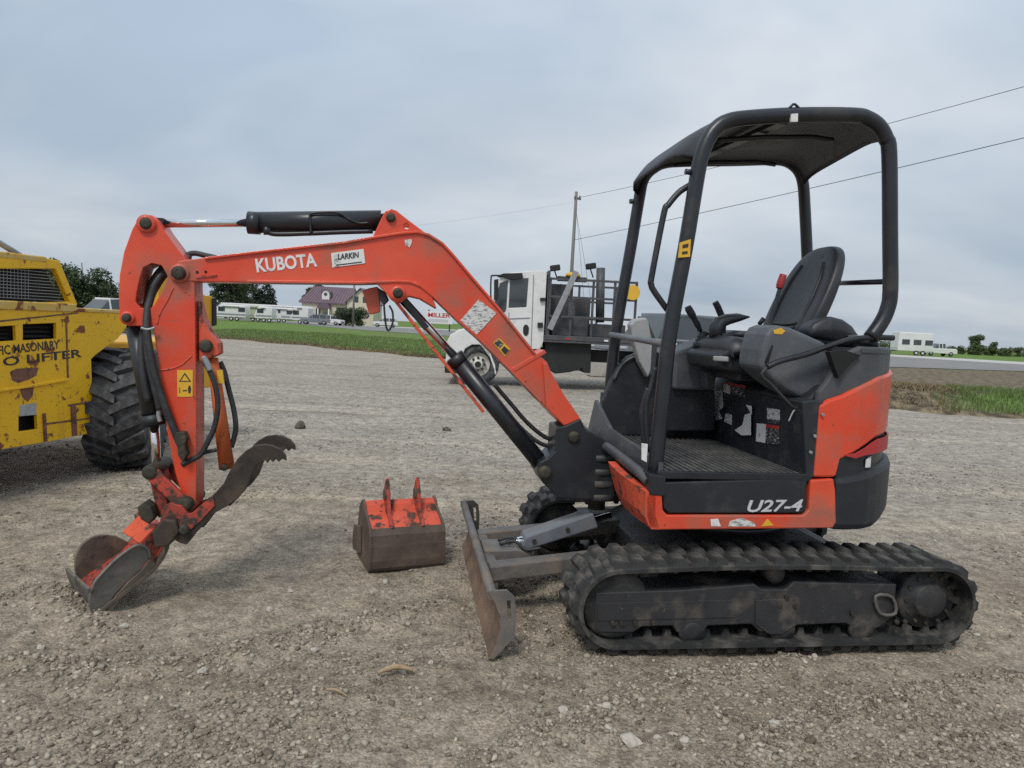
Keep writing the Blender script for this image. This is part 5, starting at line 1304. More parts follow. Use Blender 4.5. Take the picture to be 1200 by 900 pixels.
# ------------------------------------------------------------------ yellow rough terrain lifter (local: x away along its side, y into it)
LF = thing('masonry_lifter', 'rusty yellow forklift with stencilled side lettering and huge tyre', 'forklift', (-3.37, 5.77, 0), R(76))
YB = -.06
side_p = [(-2.5, .35)] + [(-0.832, 0.336), (-0.42, 0.336), (-0.024, 0.348), (-0.051, 0.936), (-0.009, 0.969), (0.094, 1.028), (0.219, 1.097), (0.31, 1.189), (0.338, 1.274), (0.309, 1.316), (0.244, 1.328), (-0.174, 1.321), (-0.283, 1.337), (-0.824, 1.3)] + [(-2.5, 1.31)]
slot1, slot2 = [(-0.65, 1.203), (-0.374, 1.217), (-0.374, 1.1), (-0.65, 1.089)], [(-.93, 1.22), (-.745, 1.215), (-.745, 1.10), (-.93, 1.10)]
slot2 = [(-0.881, 1.183), (-0.709, 1.194), (-0.703, 1.089), (-0.882, 1.079)]
hatch = [(-0.687, 0.558), (-0.543, 0.555), (-0.536, 0.441), (-0.688, 0.442)]
bdy = MB().prism(side_p, YB, YB + .03, holes=[slot1, slot2, hatch]).build('side_panel', 'yellow_rusted', LF, .004)
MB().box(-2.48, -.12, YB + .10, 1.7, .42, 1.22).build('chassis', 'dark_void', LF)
for k, sl in enumerate((slot1, slot2)):
    x0, x1 = sl[0][0], sl[1][0]; z1, z0 = sl[0][1], sl[2][1]
    for i in range(3):
        zc = z0 + (z1 - z0) * (i + .5) / 3
        MB().bar((x0 + .005, YB + .06, zc), (x1 - .005, YB + .06, zc), .03, .006, (0, -.6, .8)).build('louvre', 'chassis_black', bdy)
# cream weathered fender top
fe = [(-0.174, 1.315), (0.309, 1.316)]
MB().box(-.22, .36, YB - .01, .55, fe[0][1] - .01, fe[0][1] + .018).build('fender_top', 'yellow_faded', LF, .006)
MB().box(-2.5, -.20, YB - .012, .3, *sorted(([(-0.418, 1.307)][0][1] - .005, [(-0.418, 1.344)][0][1] + .02))).build('belt_rail', 'yellow_faded', LF, .008)
# folded lower skirt, seams, welded straps
fold = [(-0.833, 0.757), (-0.567, 0.775), (-0.281, 0.801), (-0.281, 0.782), (-0.567, 0.756), (-0.833, 0.739)]
MB().prism([(-2.5, fold[0][1])] + fold + [(-2.5, fold[-1][1])], YB - .022, YB + .002).build('skirt_fold', 'yellow_rusted', bdy, .004)
for pts in ([(-0.296, 1.26), (-0.281, 1.26), (-0.265, 0.801), (-0.281, 0.801)], [(-0.829, 1.227), (-0.179, 1.302), (-0.179, 1.292), (-0.829, 1.216)]):
    MB().prism(pts, YB - .003, YB + .002).build('panel_seam', 'rust_patch', bdy)
for pts in ([(-0.497, 0.55), (-0.476, 0.554), (-0.462, 0.343), (-0.484, 0.339)], [(-0.25, 0.59), (-0.21, 0.593), (-0.194, 0.351), (-0.234, 0.35)]):
    MB().prism(pts, YB - .014, YB + .002).build('welded_strap', 'rust_patch', bdy, .003)
MB().prism([(-0.273, 0.598), (-0.038, 0.604), (-0.038, 0.59), (-0.273, 0.585)], YB - .004, YB + .002).build('panel_seam', 'rust_patch', bdy)
MB().prism([(-0.476, 0.478), (-0.029, 0.473), (-0.029, 0.463), (-0.476, 0.465)], YB - .004, YB + .002).build('panel_seam', 'rust_patch', bdy)
for pts in ([(-0.755, 0.871), (-0.703, 0.892), (-0.581, 0.893), (-0.525, 0.89), (-0.546, 0.835), (-0.609, 0.808), (-0.69, 0.789), (-0.736, 0.81)], [(-0.677, 0.752), (-0.567, 0.75), (-0.575, 0.689), (-0.616, 0.649), (-0.657, 0.683)]):
    MB().prism(pts, YB - .0015, YB + .002).build('rust_patch', 'rust_patch', bdy)
MB().prism([(-0.677, 0.63), (-0.547, 0.636), (-0.547, 0.549), (-0.685, 0.552)], YB - .0018, YB + .002).build('bare_patch', 'light_grey_plastic', bdy)
lettering('side_lettering', 'FIC MASONARY', *[(-0.842, 0.989), (-0.347, 1.026)], [(-0.564, 1.07)][0][1] - [(-0.564, 1.006)][0][1], YB - .001, 'decal_black', bdy, weight=.012)
lettering('side_lettering', 'O LIFTER', *[(-0.804, 0.911), (-0.144, 0.956)], [(-0.564, 0.99)][0][1] - [(-0.565, 0.926)][0][1], YB - .001, 'decal_black', bdy, weight=.018)
# radiator cage with mesh
cage = [(-2.4, 1.66)] + [(-0.769, 1.673), (-0.504, 1.695), (-0.286, 1.682), (-0.122, 1.36)] + [(-2.4, 1.36)]
opening = [(-2.2, 1.60)] + [(-0.77, 1.58), (-0.323, 1.619), (-0.194, 1.38), (-0.772, 1.34)] + [(-2.2, 1.40)]
cg = MB().prism(cage, .0, .05, holes=[opening]).build('radiator_cage', 'yellow_rusted', LF, .006)
MB().box(-2.4, -.40, -.004, 1.3, 1.655, 1.70).build('cage_top', 'yellow_faded', LF, .01)
MB().prism(opening, .10, .12).build('radiator_core', 'dark_void', cg)
for i in range(11):
    z = 1.385 + i * .0225
    MB().bar((-2.2, .045, z), (-.20 - (z - 1.385) * .62, .045, z), .004, .004).build('mesh_wire', 'galvanised', cg)
for i in range(40):
    x = -1.6 + i * .028
    MB().bar((x, .048, 1.38), (x, .048, 1.63 if x < -.42 else 1.40), .003, .003, (1, 0, 0)).build('mesh_wire', 'galvanised', cg)
bar = [(-0.884, 1.952), (-0.511, 1.779), (-0.331, 1.699)]
MB().tube([(x, .3, z) for x, z in bar], .022, n=10, spline=False).build('roof_stay', 'galvanised', LF)
# front frame and lamp post beyond the excavator's arm
mast = MB().prism([(0.813, 1.602), (0.812, 1.663), (0.942, 1.705), (1.448, 1.513), (1.566, 1.511), (1.573, 1.195), (1.43, 1.177), (0.818, 1.188)], .05, .14).build('mast_frame', 'yellow_bright', LF, .006)
MB().prism([(1.553, 1.485), (1.606, 1.479), (1.613, 1.222), (1.56, 1.212)], .03, .12).build('mast_channel', 'chassis_black', mast)
MB().box(.30, 2.0, .30, 1.5, .55, 1.05).build('front_chassis', 'yellow_bright', LF, .02)
# wheels
def tyre_profile(r, w):
    return [(r * .42, 0.03), (r * .46, 0.01), (r * .70, -.012), (r * .86, -.004), (r * .90, .03), (r * .925, w * .25), (r * .93, w * .5), (r * .925, w * .75), (r * .90, w - .03), (r * .88, w + .004), (r * .70, w + .012), (r * .46, w - .01), (r * .42, w - .03)]
def big_wheel(x, y, f, steer=0.0):
    r, w = .51, .44
    wh = MB().lathe((x, y, r - .012), (0, f, 0), [(r * .2, .16), (r * .2, .13), (r * .38, .17), (r * .43, .03), (r * .43, w - .03), (r * .2, w - .06)], 36).build('wheel', 'chassis_black', LF)
    cw_ = Matrix.Translation((x, y + f * w / 2, 0))
    wh.matrix_local = cw_ @ Matrix.Rotation(steer, 4, 'Z') @ cw_.inverted()
    ty = MB().lathe((x, y, r - .012), (0, f, 0), tyre_profile(r, w), 56, False).build('tyre', 'tyre_rubber', wh)
    lug = None
    for i in range(18):
        for row in (0, 1):
            a = 2 * math.pi * (i + .5 * row) / 18
            if lug is None:
                mb = MB()
                q = []
                for (yy, off, hw) in ((-.012, .085, .046), (.004, .080, .050), (w * .27, .02, .040), (w * .54, -.05, .032)):
                    for rr_ in ((r * .72 if yy < .01 else r * .80), (r * 1.0 if yy > .01 else r * (.95 if yy < 0 else .985))):
                        for st in (-hw, hw):
                            q.append((st + off, yy, rr_))
                mb.add(q, [(0, 1, 3, 2), (12, 14, 15, 13)] + [f_ for k in (0, 4, 8) for f_ in ((k + 2, k + 3, k + 7, k + 6), (k, k + 2, k + 6, k + 4), (k + 1, k + 5, k + 7, k + 3), (k, k + 4, k + 5, k + 1))])
                o = mb.build('tread_bar', 'tyre_rubber', ty, .008, 1); lug = o.data
            else:
                o = bpy.data.objects.new('tread_bar', lug); scene.collection.objects.link(o); o.parent = ty
            if row == 0: o.location = (x, y, r - .012); o.scale = (1, f, 1)
            else: o.location = (x, y + f * w, r - .012); o.scale = (1, -f, 1)
            o.rotation_euler = (0, a, 0)
    for i in range(8):
        a = 2 * math.pi * i / 8
        MB().cyl((x + .13 * math.cos(a), y + f * .125, r + .13 * math.sin(a)), (x + .13 * math.cos(a), y + f * .16, r + .13 * math.sin(a)), .014, n=6).build('wheel_nut', 'greasy_steel', wh)
big_wheel(.42, -.21, 1, R(28))
big_wheel(.13, 1.75, -1)

# ------------------------------------------------------------------ white flatbed truck (local: x to its tail, y away)
TK = thing('flatbed_truck', 'white cab truck with black steel stake bed parked side on', 'truck', (-.756, 16.06, 0), R(3))
hood_p = [(-0.734, 0.384), (-0.737, 0.913), (-0.651, 1.105), (-0.431, 1.229), (0.053, 1.346), (0.128, 1.35), (0.275, 0.621), (0.404, 0.304), (0.368, 0.245), (0.339, 0.472), (0.212, 0.75), (-0.003, 0.91), (-0.172, 0.902), (-0.319, 0.801), (-0.387, 0.628), (-0.394, 0.362)]
MB().prism(hood_p, .02, .55).build('fender', 'white_paint', TK, .03, 3)
MB().prism([(-0.716, 0.857), (-0.615, 1.126), (-0.339, 1.271), (0.089, 1.385), (0.117, 0.765), (-0.706, 0.613)], .22, 2.1).build('hood', 'white_paint', TK, .06, 3)
MB().prism([(-0.757, 0.478), (-0.4, 0.495), (-0.389, 0.249), (-0.748, 0.251)], .0, 2.3).build('bumper', 'chassis_black', TK, .02)
cabp = [(0.053, 1.346), (0.329, 2.296), (0.415, 2.459), (0.6, 2.524), (1.011, 2.583), (1.312, 2.608), (1.409, 2.557), (1.412, 1.053), (1.345, 0.879), (0.399, 0.797), (0.227, 0.845), (0.084, 1.084)]
win1, win2 = [(0.607, 2.385), (1.01, 2.424), (0.995, 1.787), (0.6, 1.749)], [(0.386, 2.28), (0.56, 2.364), (0.553, 1.746), (0.529, 1.651), (0.27, 1.545), (0.245, 1.675)]
cab = MB().prism(cabp, .02, .07, holes=[win1, win2]).build('cab', 'white_paint', TK, .012)
MB().prism(cabp, 2.05, 2.10, holes=[win1, win2]).build('cab_side', 'white_paint', cab, .012)
MB().ribbon(cabp[2:9], .07, 2.05, .04, -1).build('cab_shell', 'white_paint', cab, .01)
MB().ribbon(cabp[-1:] + cabp[:1], .07, 2.05, .04, -1).build('cowl', 'white_paint', cab)
MB().ribbon([(0.071, 1.366), (0.329, 2.296), (0.415, 2.449)], .08, 2.04, .012, -1).build('windscreen', 'glass_dark', cab)
MB().prism(win1, .035, .045).build('door_window', 'glass_dark', cab)
MB().prism(win2, .035, .045).build('vent_window', 'glass_dark', cab)
MB().prism([(0.676, 1.734), (1.014, 1.769), (1.006, 1.938), (0.815, 1.984), (0.725, 1.886)], .05, .35).build('seat_shape', 'chassis_black', cab)
for pts in ([(0.604, 1.655), (0.623, 1.656), (0.642, 0.865), (0.624, 0.864)], [(1.109, 2.504), (1.128, 2.505), (1.154, 0.889), (1.135, 0.888)], [(0.629, 1.525), (1.082, 1.566), (1.083, 1.538), (0.631, 1.497)]):
    MB().prism(pts, .014, .022).build('door_seam', 'rv_stripe', cab)
MB().prism([(0.942, 1.333), (0.976, 1.4), (1.033, 1.403), (1.074, 1.339), (1.071, 1.207), (1.027, 1.148), (0.979, 1.165), (0.947, 1.22)], .008, .024).build('door_handle', 'chassis_black', cab, .008)
MB().prism([(0.322, 2.444), (0.451, 2.498), (0.863, 2.529), (0.887, 2.418), (0.701, 2.371), (0.607, 2.366)], -.05, .4).build('sun_visor', 'chassis_black', cab, .01)
mf = MB().tube([(x, -.28, z) for x, z in [(0.443, 2.432), (0.223, 2.421), (0.179, 2.364), (0.201, 1.888)]] + [([(0.293, 1.846)][0][0], .02, [(0.293, 1.846)][0][1])], .018, n=8, sub=3).build('mirror_arm', 'chassis_black', cab)
MB().prism([(0.245, 2.331), (0.336, 2.354), (0.356, 1.933), (0.266, 1.891)], -.36, -.20).build('mirror', 'chassis_black', mf, .01)
MB().prism([(1.258, 1.461), (1.371, 1.467), (1.377, 1.354), (1.263, 1.348)], -.05, .02).build('grab_bracket', 'chassis_black', cab)
MB().prism([(1.286, 2.008), (1.399, 2.014), (1.403, 1.939), (1.29, 1.933)], -.05, .02).build('grab_bracket', 'chassis_black', cab)
def truck_wheel(x, dual=False):
    wh = MB().lathe((x, .10, .47), (0, 1, 0), [(.05, -.02), (.10, -.02), (.11, .05), (.21, .075), (.24, .10), (.27, .02), (.27, .24), (.1, .24)], 32).build('wheel', 'truck_wheel_white', TK)
    MB().lathe((x, .08, .47), (0, 1, 0), [(.265, .02), (.30, -.005), (.40, -.008), (.455, .02), (.475, .06), (.475, .22), (.45, .27), (.30, .29), (.265, .26)], 40, False).build('tyre', 'tyre_rubber', wh)
    for i in range(8):
        a = 2 * math.pi * i / 8
        MB().cyl((x + .15 * math.cos(a), .10, .47 + .15 * math.sin(a)), (x + .15 * math.cos(a), .165, .47 + .15 * math.sin(a)), .028, n=8).build('hand_hole', 'chassis_black', wh)
    MB().cyl((x, .06, .47), (x, .14, .47), .07, n=16).build('hub', 'chassis_black', wh)
truck_wheel(-.02); truck_wheel(3.75)
MB().box(.3, 5.6, .55, .75, .62, .88).box(.3, 5.6, 1.4, 1.6, .62, .88).build('chassis_rail', 'chassis_black', TK)
MB().prism([(1.443, 1.089), (2.499, 1.159), (2.524, 0.39), (2.37, 0.383), (2.326, 0.478), (2.059, 0.388), (1.714, 0.334), (1.514, 0.479)], .12, .75).build('fuel_tank', 'chassis_black', TK, .02)
MB().prism([(0.118, 0.761), (1.488, 0.883), (1.501, 0.635), (0.452, 0.548)], .10, .5).build('cab_step', 'chassis_black', TK, .01)
dk = MB().box(1.42, 5.9, -.06, 2.35, 1.04, 1.20).build('bed_deck', 'truck_steel', TK, .01)
MB().box(1.42, 5.9, -.075, -.061, 1.10, 1.17).build('rub_rail', 'truck_steel', dk)
for i, xx in enumerate((1.9, 2.75, 3.35, 4.3)):
    MB().box(xx, xx + .09, -.085, -.076, 1.115, 1.155).build('marker_plate', 'decal_white' if i % 2 else 'decal_red', dk)
# stake sides and headboard
ZT = 2.47
def stakes(y, x0, x1, n, rails, top):
    for i in range(n):
        x = x0 + (x1 - x0) * i / (n - 1)
        MB().bar((x, y, 1.20), (x, y, top), .05, .05, (1, 0, 0)).build('stake', 'truck_steel', TK)
    for z in rails:
        MB().bar((x0 - .02, y - .03, z), (x1 + .02, y - .03, z), .03, .05).build('stake_rail', 'truck_steel', TK)
stakes(0.0, 1.50, 3.42, 5, (1.62, 2.05, 2.44), ZT)
stakes(2.25, 1.50, 3.42, 5, (1.62, 2.05, 2.44), ZT)
MB().box(1.44, 1.49, .0, 2.3, 1.2, 2.62).build('headboard', 'truck_steel', TK, .01)
for x0, x1, z1, y in ((1.55, 2.0, 2.36, .55), (2.25, 2.6, 2.10, 1.2), (1.6, 2.4, 1.62, .15), (2.55, 3.3, 1.50, .35)):
    MB().box(x0, x1, y, y + .7, 1.2, z1).build('tool_bin', 'truck_steel', TK, .015)
p, q = [(2.041, 2.623), (1.525, 1.324)]
MB().bar((p[0], -.10, p[1]), (q[0], -.10, q[1]), .05, .13, (1, 0, .4)).build('leaning_beam', 'galvanised', TK, .008)
ex = [(2.747, 1.536), (2.694, 2.782)]
MB().cyl((ex[0][0], .6, ex[0][1]), (ex[1][0], .6, ex[1][1]), .10, n=20).build('exhaust_stack', 'truck_steel', TK)
lbx = [(1.809, 2.682), (2.274, 2.707)]
MB().box(lbx[0][0] - .1, lbx[1][0] + .1, .5, .62, lbx[0][1] - .25, lbx[0][1] - .14).build('light_bar_mount', 'truck_steel', TK)
MB().lathe((lbx[0][0] + .25, .55, lbx[0][1] - .14), (0, 0, 1), [(.05, 0), (.17, 0), (.17, .05), (.13, .09), (.05, .10)], 24).build('beacon', 'decal_yellow', TK)
for px, pz in [(1.623, 2.703), (2.429, 2.784)]:
    wl = MB().bar((px - .12, .3, pz - .02), (px + .10, .3, pz + .02), .14, .13).build('work_light', 'chassis_black', TK, .02)
    MB().cyl((px - .02, .3, pz - .06), (px + .06, .32, pz - .25), .015, n=8).build('light_stalk', 'chassis_black', wl)
sg = [(3.321, 2.222)][0]
MB().cyl((sg[0], -.10, sg[1]), (sg[0], -.085, sg[1]), .17, n=12).build('warning_disc', 'decal_yellow', TK)
MB().box(sg[0] - .03, sg[0] + .02, -.078, -.05, sg[1] - .16, sg[1] + .16).build('disc_bracket', 'decal_red', TK)

# ------------------------------------------------------------------ cars
def car(name, label, cat, loc, rz, paint, L_=4.5, H_=1.65, kind='suv', group=None):
    C = thing(name, label, cat, loc, rz, group)
    k = L_ / 4.5; h = H_ / 1.65
    lower = [(-2.25, .35), (-2.25, .75), (-2.15, .92), (-1.1, 1.02), (2.05, 1.02), (2.22, .80), (2.22, .35)]
    body = MB().prism([(x * k, z * h) for x, z in lower], -.90, .90).build('body', paint, C, .07, 3)
    if kind == 'pickup': gh = [(-1.0, 1.0), (-.35, 1.60), (.65, 1.65), (.80, 1.0)]
    elif kind == 'suv': gh = [(-1.05, 1.0), (-.45, 1.58), (.2, 1.65), (1.8, 1.60), (2.05, 1.0)]
    else: gh = [(-.95, 1.0), (-.25, 1.42), (.85, 1.42), (1.6, 1.0)]
    gh = [(x * k, z * h) for x, z in gh]
    rgs = []
    for y, s in ((-.86, 0), (-.70, 1), (.70, 1), (.86, 0)):
        rgs.append([(x, y if z < 1.1 * h else math.copysign(.70, y), z) for x, z in gh])
    roof = MB().loft([[(x, -.86 if z < 1.1 * h else -.70, z) for x, z in gh], [(x, .86 if z < 1.1 * h else .70, z) for x, z in gh]], smooth=False).build('cabin', 'glass_dark', C, .03)
    top_ = [q for q in gh if q[1] > 1.1 * h]
    MB().box(top_[0][0] + .06, top_[-1][0] - .04, -.69, .69, top_[0][1] - .03, max(q[1] for q in gh) + .03).build('roof', paint, C, .03)
    for xx in (gh[1][0] + .02, (gh[1][0] + gh[-2][0]) / 2, gh[-2][0] - .05):
        for s in (-1, 1):
            MB().bar((xx, s * .875, 1.0 * h), (xx, s * .715, gh[1][1]), .09, .03, (0, s, .2)).build('pillar', paint, C)
    for xx in (-1.4, 1.35):
        for s in (-1, 1):
            w = MB().lathe((xx * k, s * .70, .34), (0, s, 0), [(.05, .14), (.20, .15), (.21, .22), (.30, .23), (.335, .19), (.34, .05), (.20, .0)], 24).build('wheel', 'tyre_rubber', C)
            MB().lathe((xx * k, s * .70, .34), (0, s, 0), [(.02, .20), (.18, .19), (.19, .225), (.02, .226)], 18).build('rim', 'galvanised', w)
    for s in (-1, 1):
        MB().box(-2.275 * k, -2.15 * k, s * .72 - .16, s * .72 + .16, .72 * h, .86 * h).build('headlight', 'decal_silver', C, .02)
        MB().box(2.16 * k, 2.245 * k, s * .76 - .1, s * .76 + .1, .72 * h, .95 * h).build('tail_light', 'decal_red', C, .02)
    MB().box(-2.28 * k, -2.2 * k, -.5, .5, .5 * h, .68 * h).build('grille', 'chassis_black', C)
    return C
car('parked_car', 'grey car parked beyond the flatbed truck', 'car', (*(4.714, 22.946), 0), R(32), 'car_grey', 4.6, 1.95)
car('parked_car', 'white car half hidden behind the rusty yellow forklift', 'car', (-22.6, 40.5, .03), R(62), 'white_paint', 4.7, 1.75)
car('parked_car', 'white car parked beside the trailer with three dark windows', 'car', (*(60.336, 103.658), .04), R(4), 'white_paint', 4.8, 1.8, 'pickup')

# ------------------------------------------------------------------ trailers across the road
def trailer(label, loc, rz, L_=6.5, H_=2.8, body='rv_white', nose=.5, wins=3, group='travel trailers across the road', stripe=True):
    C = thing('travel_trailer', label, 'trailer', loc, rz, group)
    pr = [(-L_ / 2 + nose * .3, .55), (-L_ / 2, 1.0), (-L_ / 2 + nose, H_), (L_ / 2 - .12, H_), (L_ / 2, H_ - .25), (L_ / 2, .55)]
    MB().prism(pr, -1.2, 1.2).build('body', body, C, .06)
    MB().prism([(-L_ / 2 + nose, H_ + .005), (L_ / 2 - .3, H_ + .005), (L_ / 2 - .4, H_ + .08), (-L_ / 2 + nose + .1, H_ + .08)], -1.1, 1.1).build('roof', 'trim_white', C)
    span = L_ - 1.6
    for i in range(wins):
        x = -L_ / 2 + 1.0 + span * i / max(wins - 1, 1)
        if wins > 1 and i == 1 and wins == 3 and stripe:
            d_ = MB().box(x - .35, x + .35, -1.225, -1.19, .62, 2.35).build('door', 'trim_white', C, .02)
            MB().box(x - .2, x + .2, -1.24, -1.224, 1.55, 2.1).build('door_window', 'glass_dark', d_)
        else:
            w_ = MB().box(x - .50, x + .50, -1.225, -1.19, 1.40, 2.10).build('window', 'glass_dark', C)
            MB().box(x - .55, x + .55, -1.215, -1.195, 1.35, 1.40).build('sill', 'trim_white', w_)
    if stripe:
        MB().box(-L_ / 2 + .35, L_ / 2 - .05, -1.21, -1.19, .85, 1.10).build('stripe', 'rv_stripe', C)
        MB().box(-L_ / 2 + 1.2, L_ / 2 - 1, -1.42, -1.2, H_ - .30, H_ - .18).build('awning', 'rv_stripe', C, .03)
    for xx in (.15, 1.0):
        w_ = MB().lathe((xx, -1.05, .34), (0, -1, 0), [(.05, .1), (.2, .12), (.22, .16), (.31, .17), (.34, .12), (.34, 0)], 20).build('wheel', 'tyre_rubber', C)
        MB().cyl((xx, -1.16, .34), (xx, -1.22, .34), .15, n=14).build('rim', 'trim_white', w_)
    MB().bar((-L_ / 2 - .9, 0, .5), (-L_ / 2 + .3, 0, .55), .12, .12).build('hitch', 'chassis_black', C)
    return C
gz = .05
rows_ = [
    (270, 373.4, 112, 4.6, 2.4, 'rv_white', .9, 2, 'small white camper beside the round leafy trees', 4),
    (296, 375.0, 118, 3.6, 2.5, 'rv_tan', .3, 1, 'small olive and tan trailer in the row across the road', -3),
    (308, 375.8, 114, 2.8, 2.4, 'rv_white', .7, 1, 'narrow white camper beside the olive trailer', 2),
    (325, 375.6, 124, 5.0, 2.45, 'rv_white', .5, 3, 'white trailer with a door between two windows across the road', 5),
    (351, 376.6, 116, 3.0, 2.7, 'rv_white', 1.1, 1, 'tall white camper with slanted nose before the house', -6),
    (303, 374.6, 140, 15.0, 3.0, 'rv_white', .2, 7, 'long white trailer standing behind the other campers', 1),
]
for px, py, Y_, L_, H_, bm_, no, wn, lb, rzz in rows_:
    x = (px - 600) / 850 * Y_
    trailer(lb, (x, Y_, gz), R(rzz), L_, H_, bm_, no, wn)
trailer('white flat roofed trailer with three dark windows past the grassy bank', (*(54.076, 99.097), gz), R(-4), 4.6, 3.0, 'rv_white', .1, 3, stripe=False)
for k, (px, Y_, lb, pt) in enumerate(((367, 112, 'grey car parked before the cream house', 'car_grey'), (384, 118, 'white car parked beside the shrub at the cream house', 'white_paint'), (449, 128, 'white car across the road below the lamp guard', 'white_paint'))):
    car('parked_car', lb, 'car', ((px - 600) / 850 * Y_, Y_, gz), R((10, 170, 5)[k]), pt, 4.4, 1.6)

# ------------------------------------------------------------------ house
HS = thing('house', 'cream house with maroon roof and round topped dormer across the road', 'house', (0, 0, 0))
HY = 150.0
hx0, hx1 = (-44.059, 150, 0.28)[0], (-34.381, 150, 0.752)[0]
MB().box(hx0, hx1, HY, HY + 9, 0, 4.25).build('wall', 'wall_cream', HS)
def xz_roof(x0, x1, y0, y1, z0, z1, ov=.5):
    return MB().add([(x0 - ov, y0 - ov, z0), (x1 + ov, y0 - ov, z0), (x1 + ov, y1 + ov, z0), (x0 - ov, y1 + ov, z0), (x0 + 1.2, (y0 + y1) / 2, z1), (x1 + .3, (y0 + y1) / 2, z1),
                     (x0 - ov, y0 - ov, z0 - .2), (x1 + ov, y0 - ov, z0 - .2), (x1 + ov, y1 + ov, z0 - .2), (x0 - ov, y1 + ov, z0 - .2)],
                    [(0, 1, 5, 4), (1, 2, 5), (2, 3, 4, 5), (3, 0, 4), (0, 6, 7, 1), (1, 7, 8, 2), (2, 8, 9, 3), (3, 9, 6, 0), (6, 9, 8, 7)])
rf_ = xz_roof(hx0, hx1, HY, HY + 9, 4.25, 7.7).build('roof', 'roof_maroon', HS)
for i in range(18):
    t = i / 17
    xa = hx0 - .45 + (hx1 - hx0 + .9) * t; xb = hx0 + 1.2 + (hx1 - hx0 - .9) * t
    MB().bar((xa, HY - .5, 4.30), (xb, HY + 4.4, 7.68), .07, .07).build('roof_seam', 'roof_maroon', rf_)
dxm = (-39.26, 150, 5.067)[0]
dm = MB().prism([(dxm - .75, 4.9), (dxm + .75, 4.9), (dxm + .75, 6.1)] + [(dxm + .75 * math.cos(a), 6.1 + .75 * math.sin(a)) for a in np.linspace(.3, 2.84, 9)] + [(dxm - .75, 6.1)], HY + .3, HY + 4).build('dormer', 'trim_white', HS)
MB().cyl((dxm, HY + .22, 6.0), (dxm, HY + .3, 6.0), .34, n=16).build('dormer_window', 'glass_dark', dm)
MB().ribbon([(dxm + .95 * math.cos(a), 6.05 + .95 * math.sin(a)) for a in np.linspace(.0, 3.14, 13)], HY + .1, HY + 4, .12, 1).build('dormer_roof', 'roof_maroon', dm)
wgx = (-32.24, 150, 5.408)[0]
MB().prism([(hx1 + .01, 0), (hx1 + 5.4, 0), (hx1 + 5.4, 4.6), (hx1 + 2.7, 7.3), (hx1 + .01, 4.6)], HY - 1.5, HY + 8).build('gable_wing', 'wall_cream', HS)
MB().ribbon([(hx1 - .3, 4.3), (hx1 + 2.7, 7.4), (hx1 + 5.8, 4.3)], HY - 2, HY + 8.4, .2, 1).build('wing_roof', 'roof_maroon', HS)
for x, z0, z1, w in ((hx0 + 1.6, 1.3, 3.0, .9), (hx0 + 3.4, 1.3, 3.0, .9), (hx1 - 1.4, .9, 3.4, 2.2)):
    w_ = MB().box(x - w / 2, x + w / 2, HY - .06, HY + .02, z0, z1).build('window', 'glass_dark', HS)
    MB().box(x - w / 2 - .12, x + w / 2 + .12, HY - .09, HY - .0, z0 - .15, z0 - .01).build('sill', 'trim_white', w_)
for x in (hx1 + 1.9, hx1 + 3.6):
    MB().box(x - .4, x + .4, HY - 1.56, HY - 1.49, 4.6, 5.8).build('window', 'glass_dark', HS)
pc = dxm + .1
po = MB().prism([(pc - 1.3, 3.0), (pc + 1.3, 3.0), (pc + 1.3, 3.2)] + [(pc + 1.3 * math.cos(a), 3.2 + .95 * math.sin(a)) for a in np.linspace(.2, 2.94, 8)] + [(pc - 1.3, 3.2)], HY - 1.6, HY).build('porch', 'roof_maroon', HS)
for s in (-1.1, 1.1):
    MB().cyl((pc + s, HY - 1.5, 0), (pc + s, HY - 1.5, 3.0), .12, n=10).build('porch_post', 'trim_white', po)
MB().box(pc - .5, pc + .5, HY - .05, HY + .02, .1, 2.4).build('door', 'rv_stripe', HS)

# ------------------------------------------------------------------ sign, poles, wires, block
SG = thing('roadside_sign', 'white signboard with red lettering across the road', 'sign', (*(-10.756, 103.085), 0))
sw_, sz0 = 1.9, .7
MB().box(-sw_, sw_, -.06, .06, 1.15, 2.85).build('board', 'decal_white', SG, .02)
for s in (-1.5, 1.5): MB().box(s - .08, s + .08, .07, .22, 0, 3.1).build('post', 'chassis_black', SG)
lettering('sign_lettering', 'MILLER', (-1.6, 2.05), (1.6, 2.05), .62, -.065, 'decal_red', SG, weight=.03, depth=.004)
MB().box(-1.5, 1.3, -.068, -.06, 1.35, 1.80).build('sign_print', 'decal_print', SG)
for k, (px, Y_) in enumerate(((538, 92), (492, 96), (545, 88))):
    rock('boulder', ((px - 600) / 850 * Y_, Y_), (1.5 - .3 * k, 1.2), 'pale_stone', ('large pale boulder beside the white signboard', 'low pale boulder in front of the white signboard', 'smaller pale boulder farther along from the signboard')[k], 'boulder', seed=80 + k)

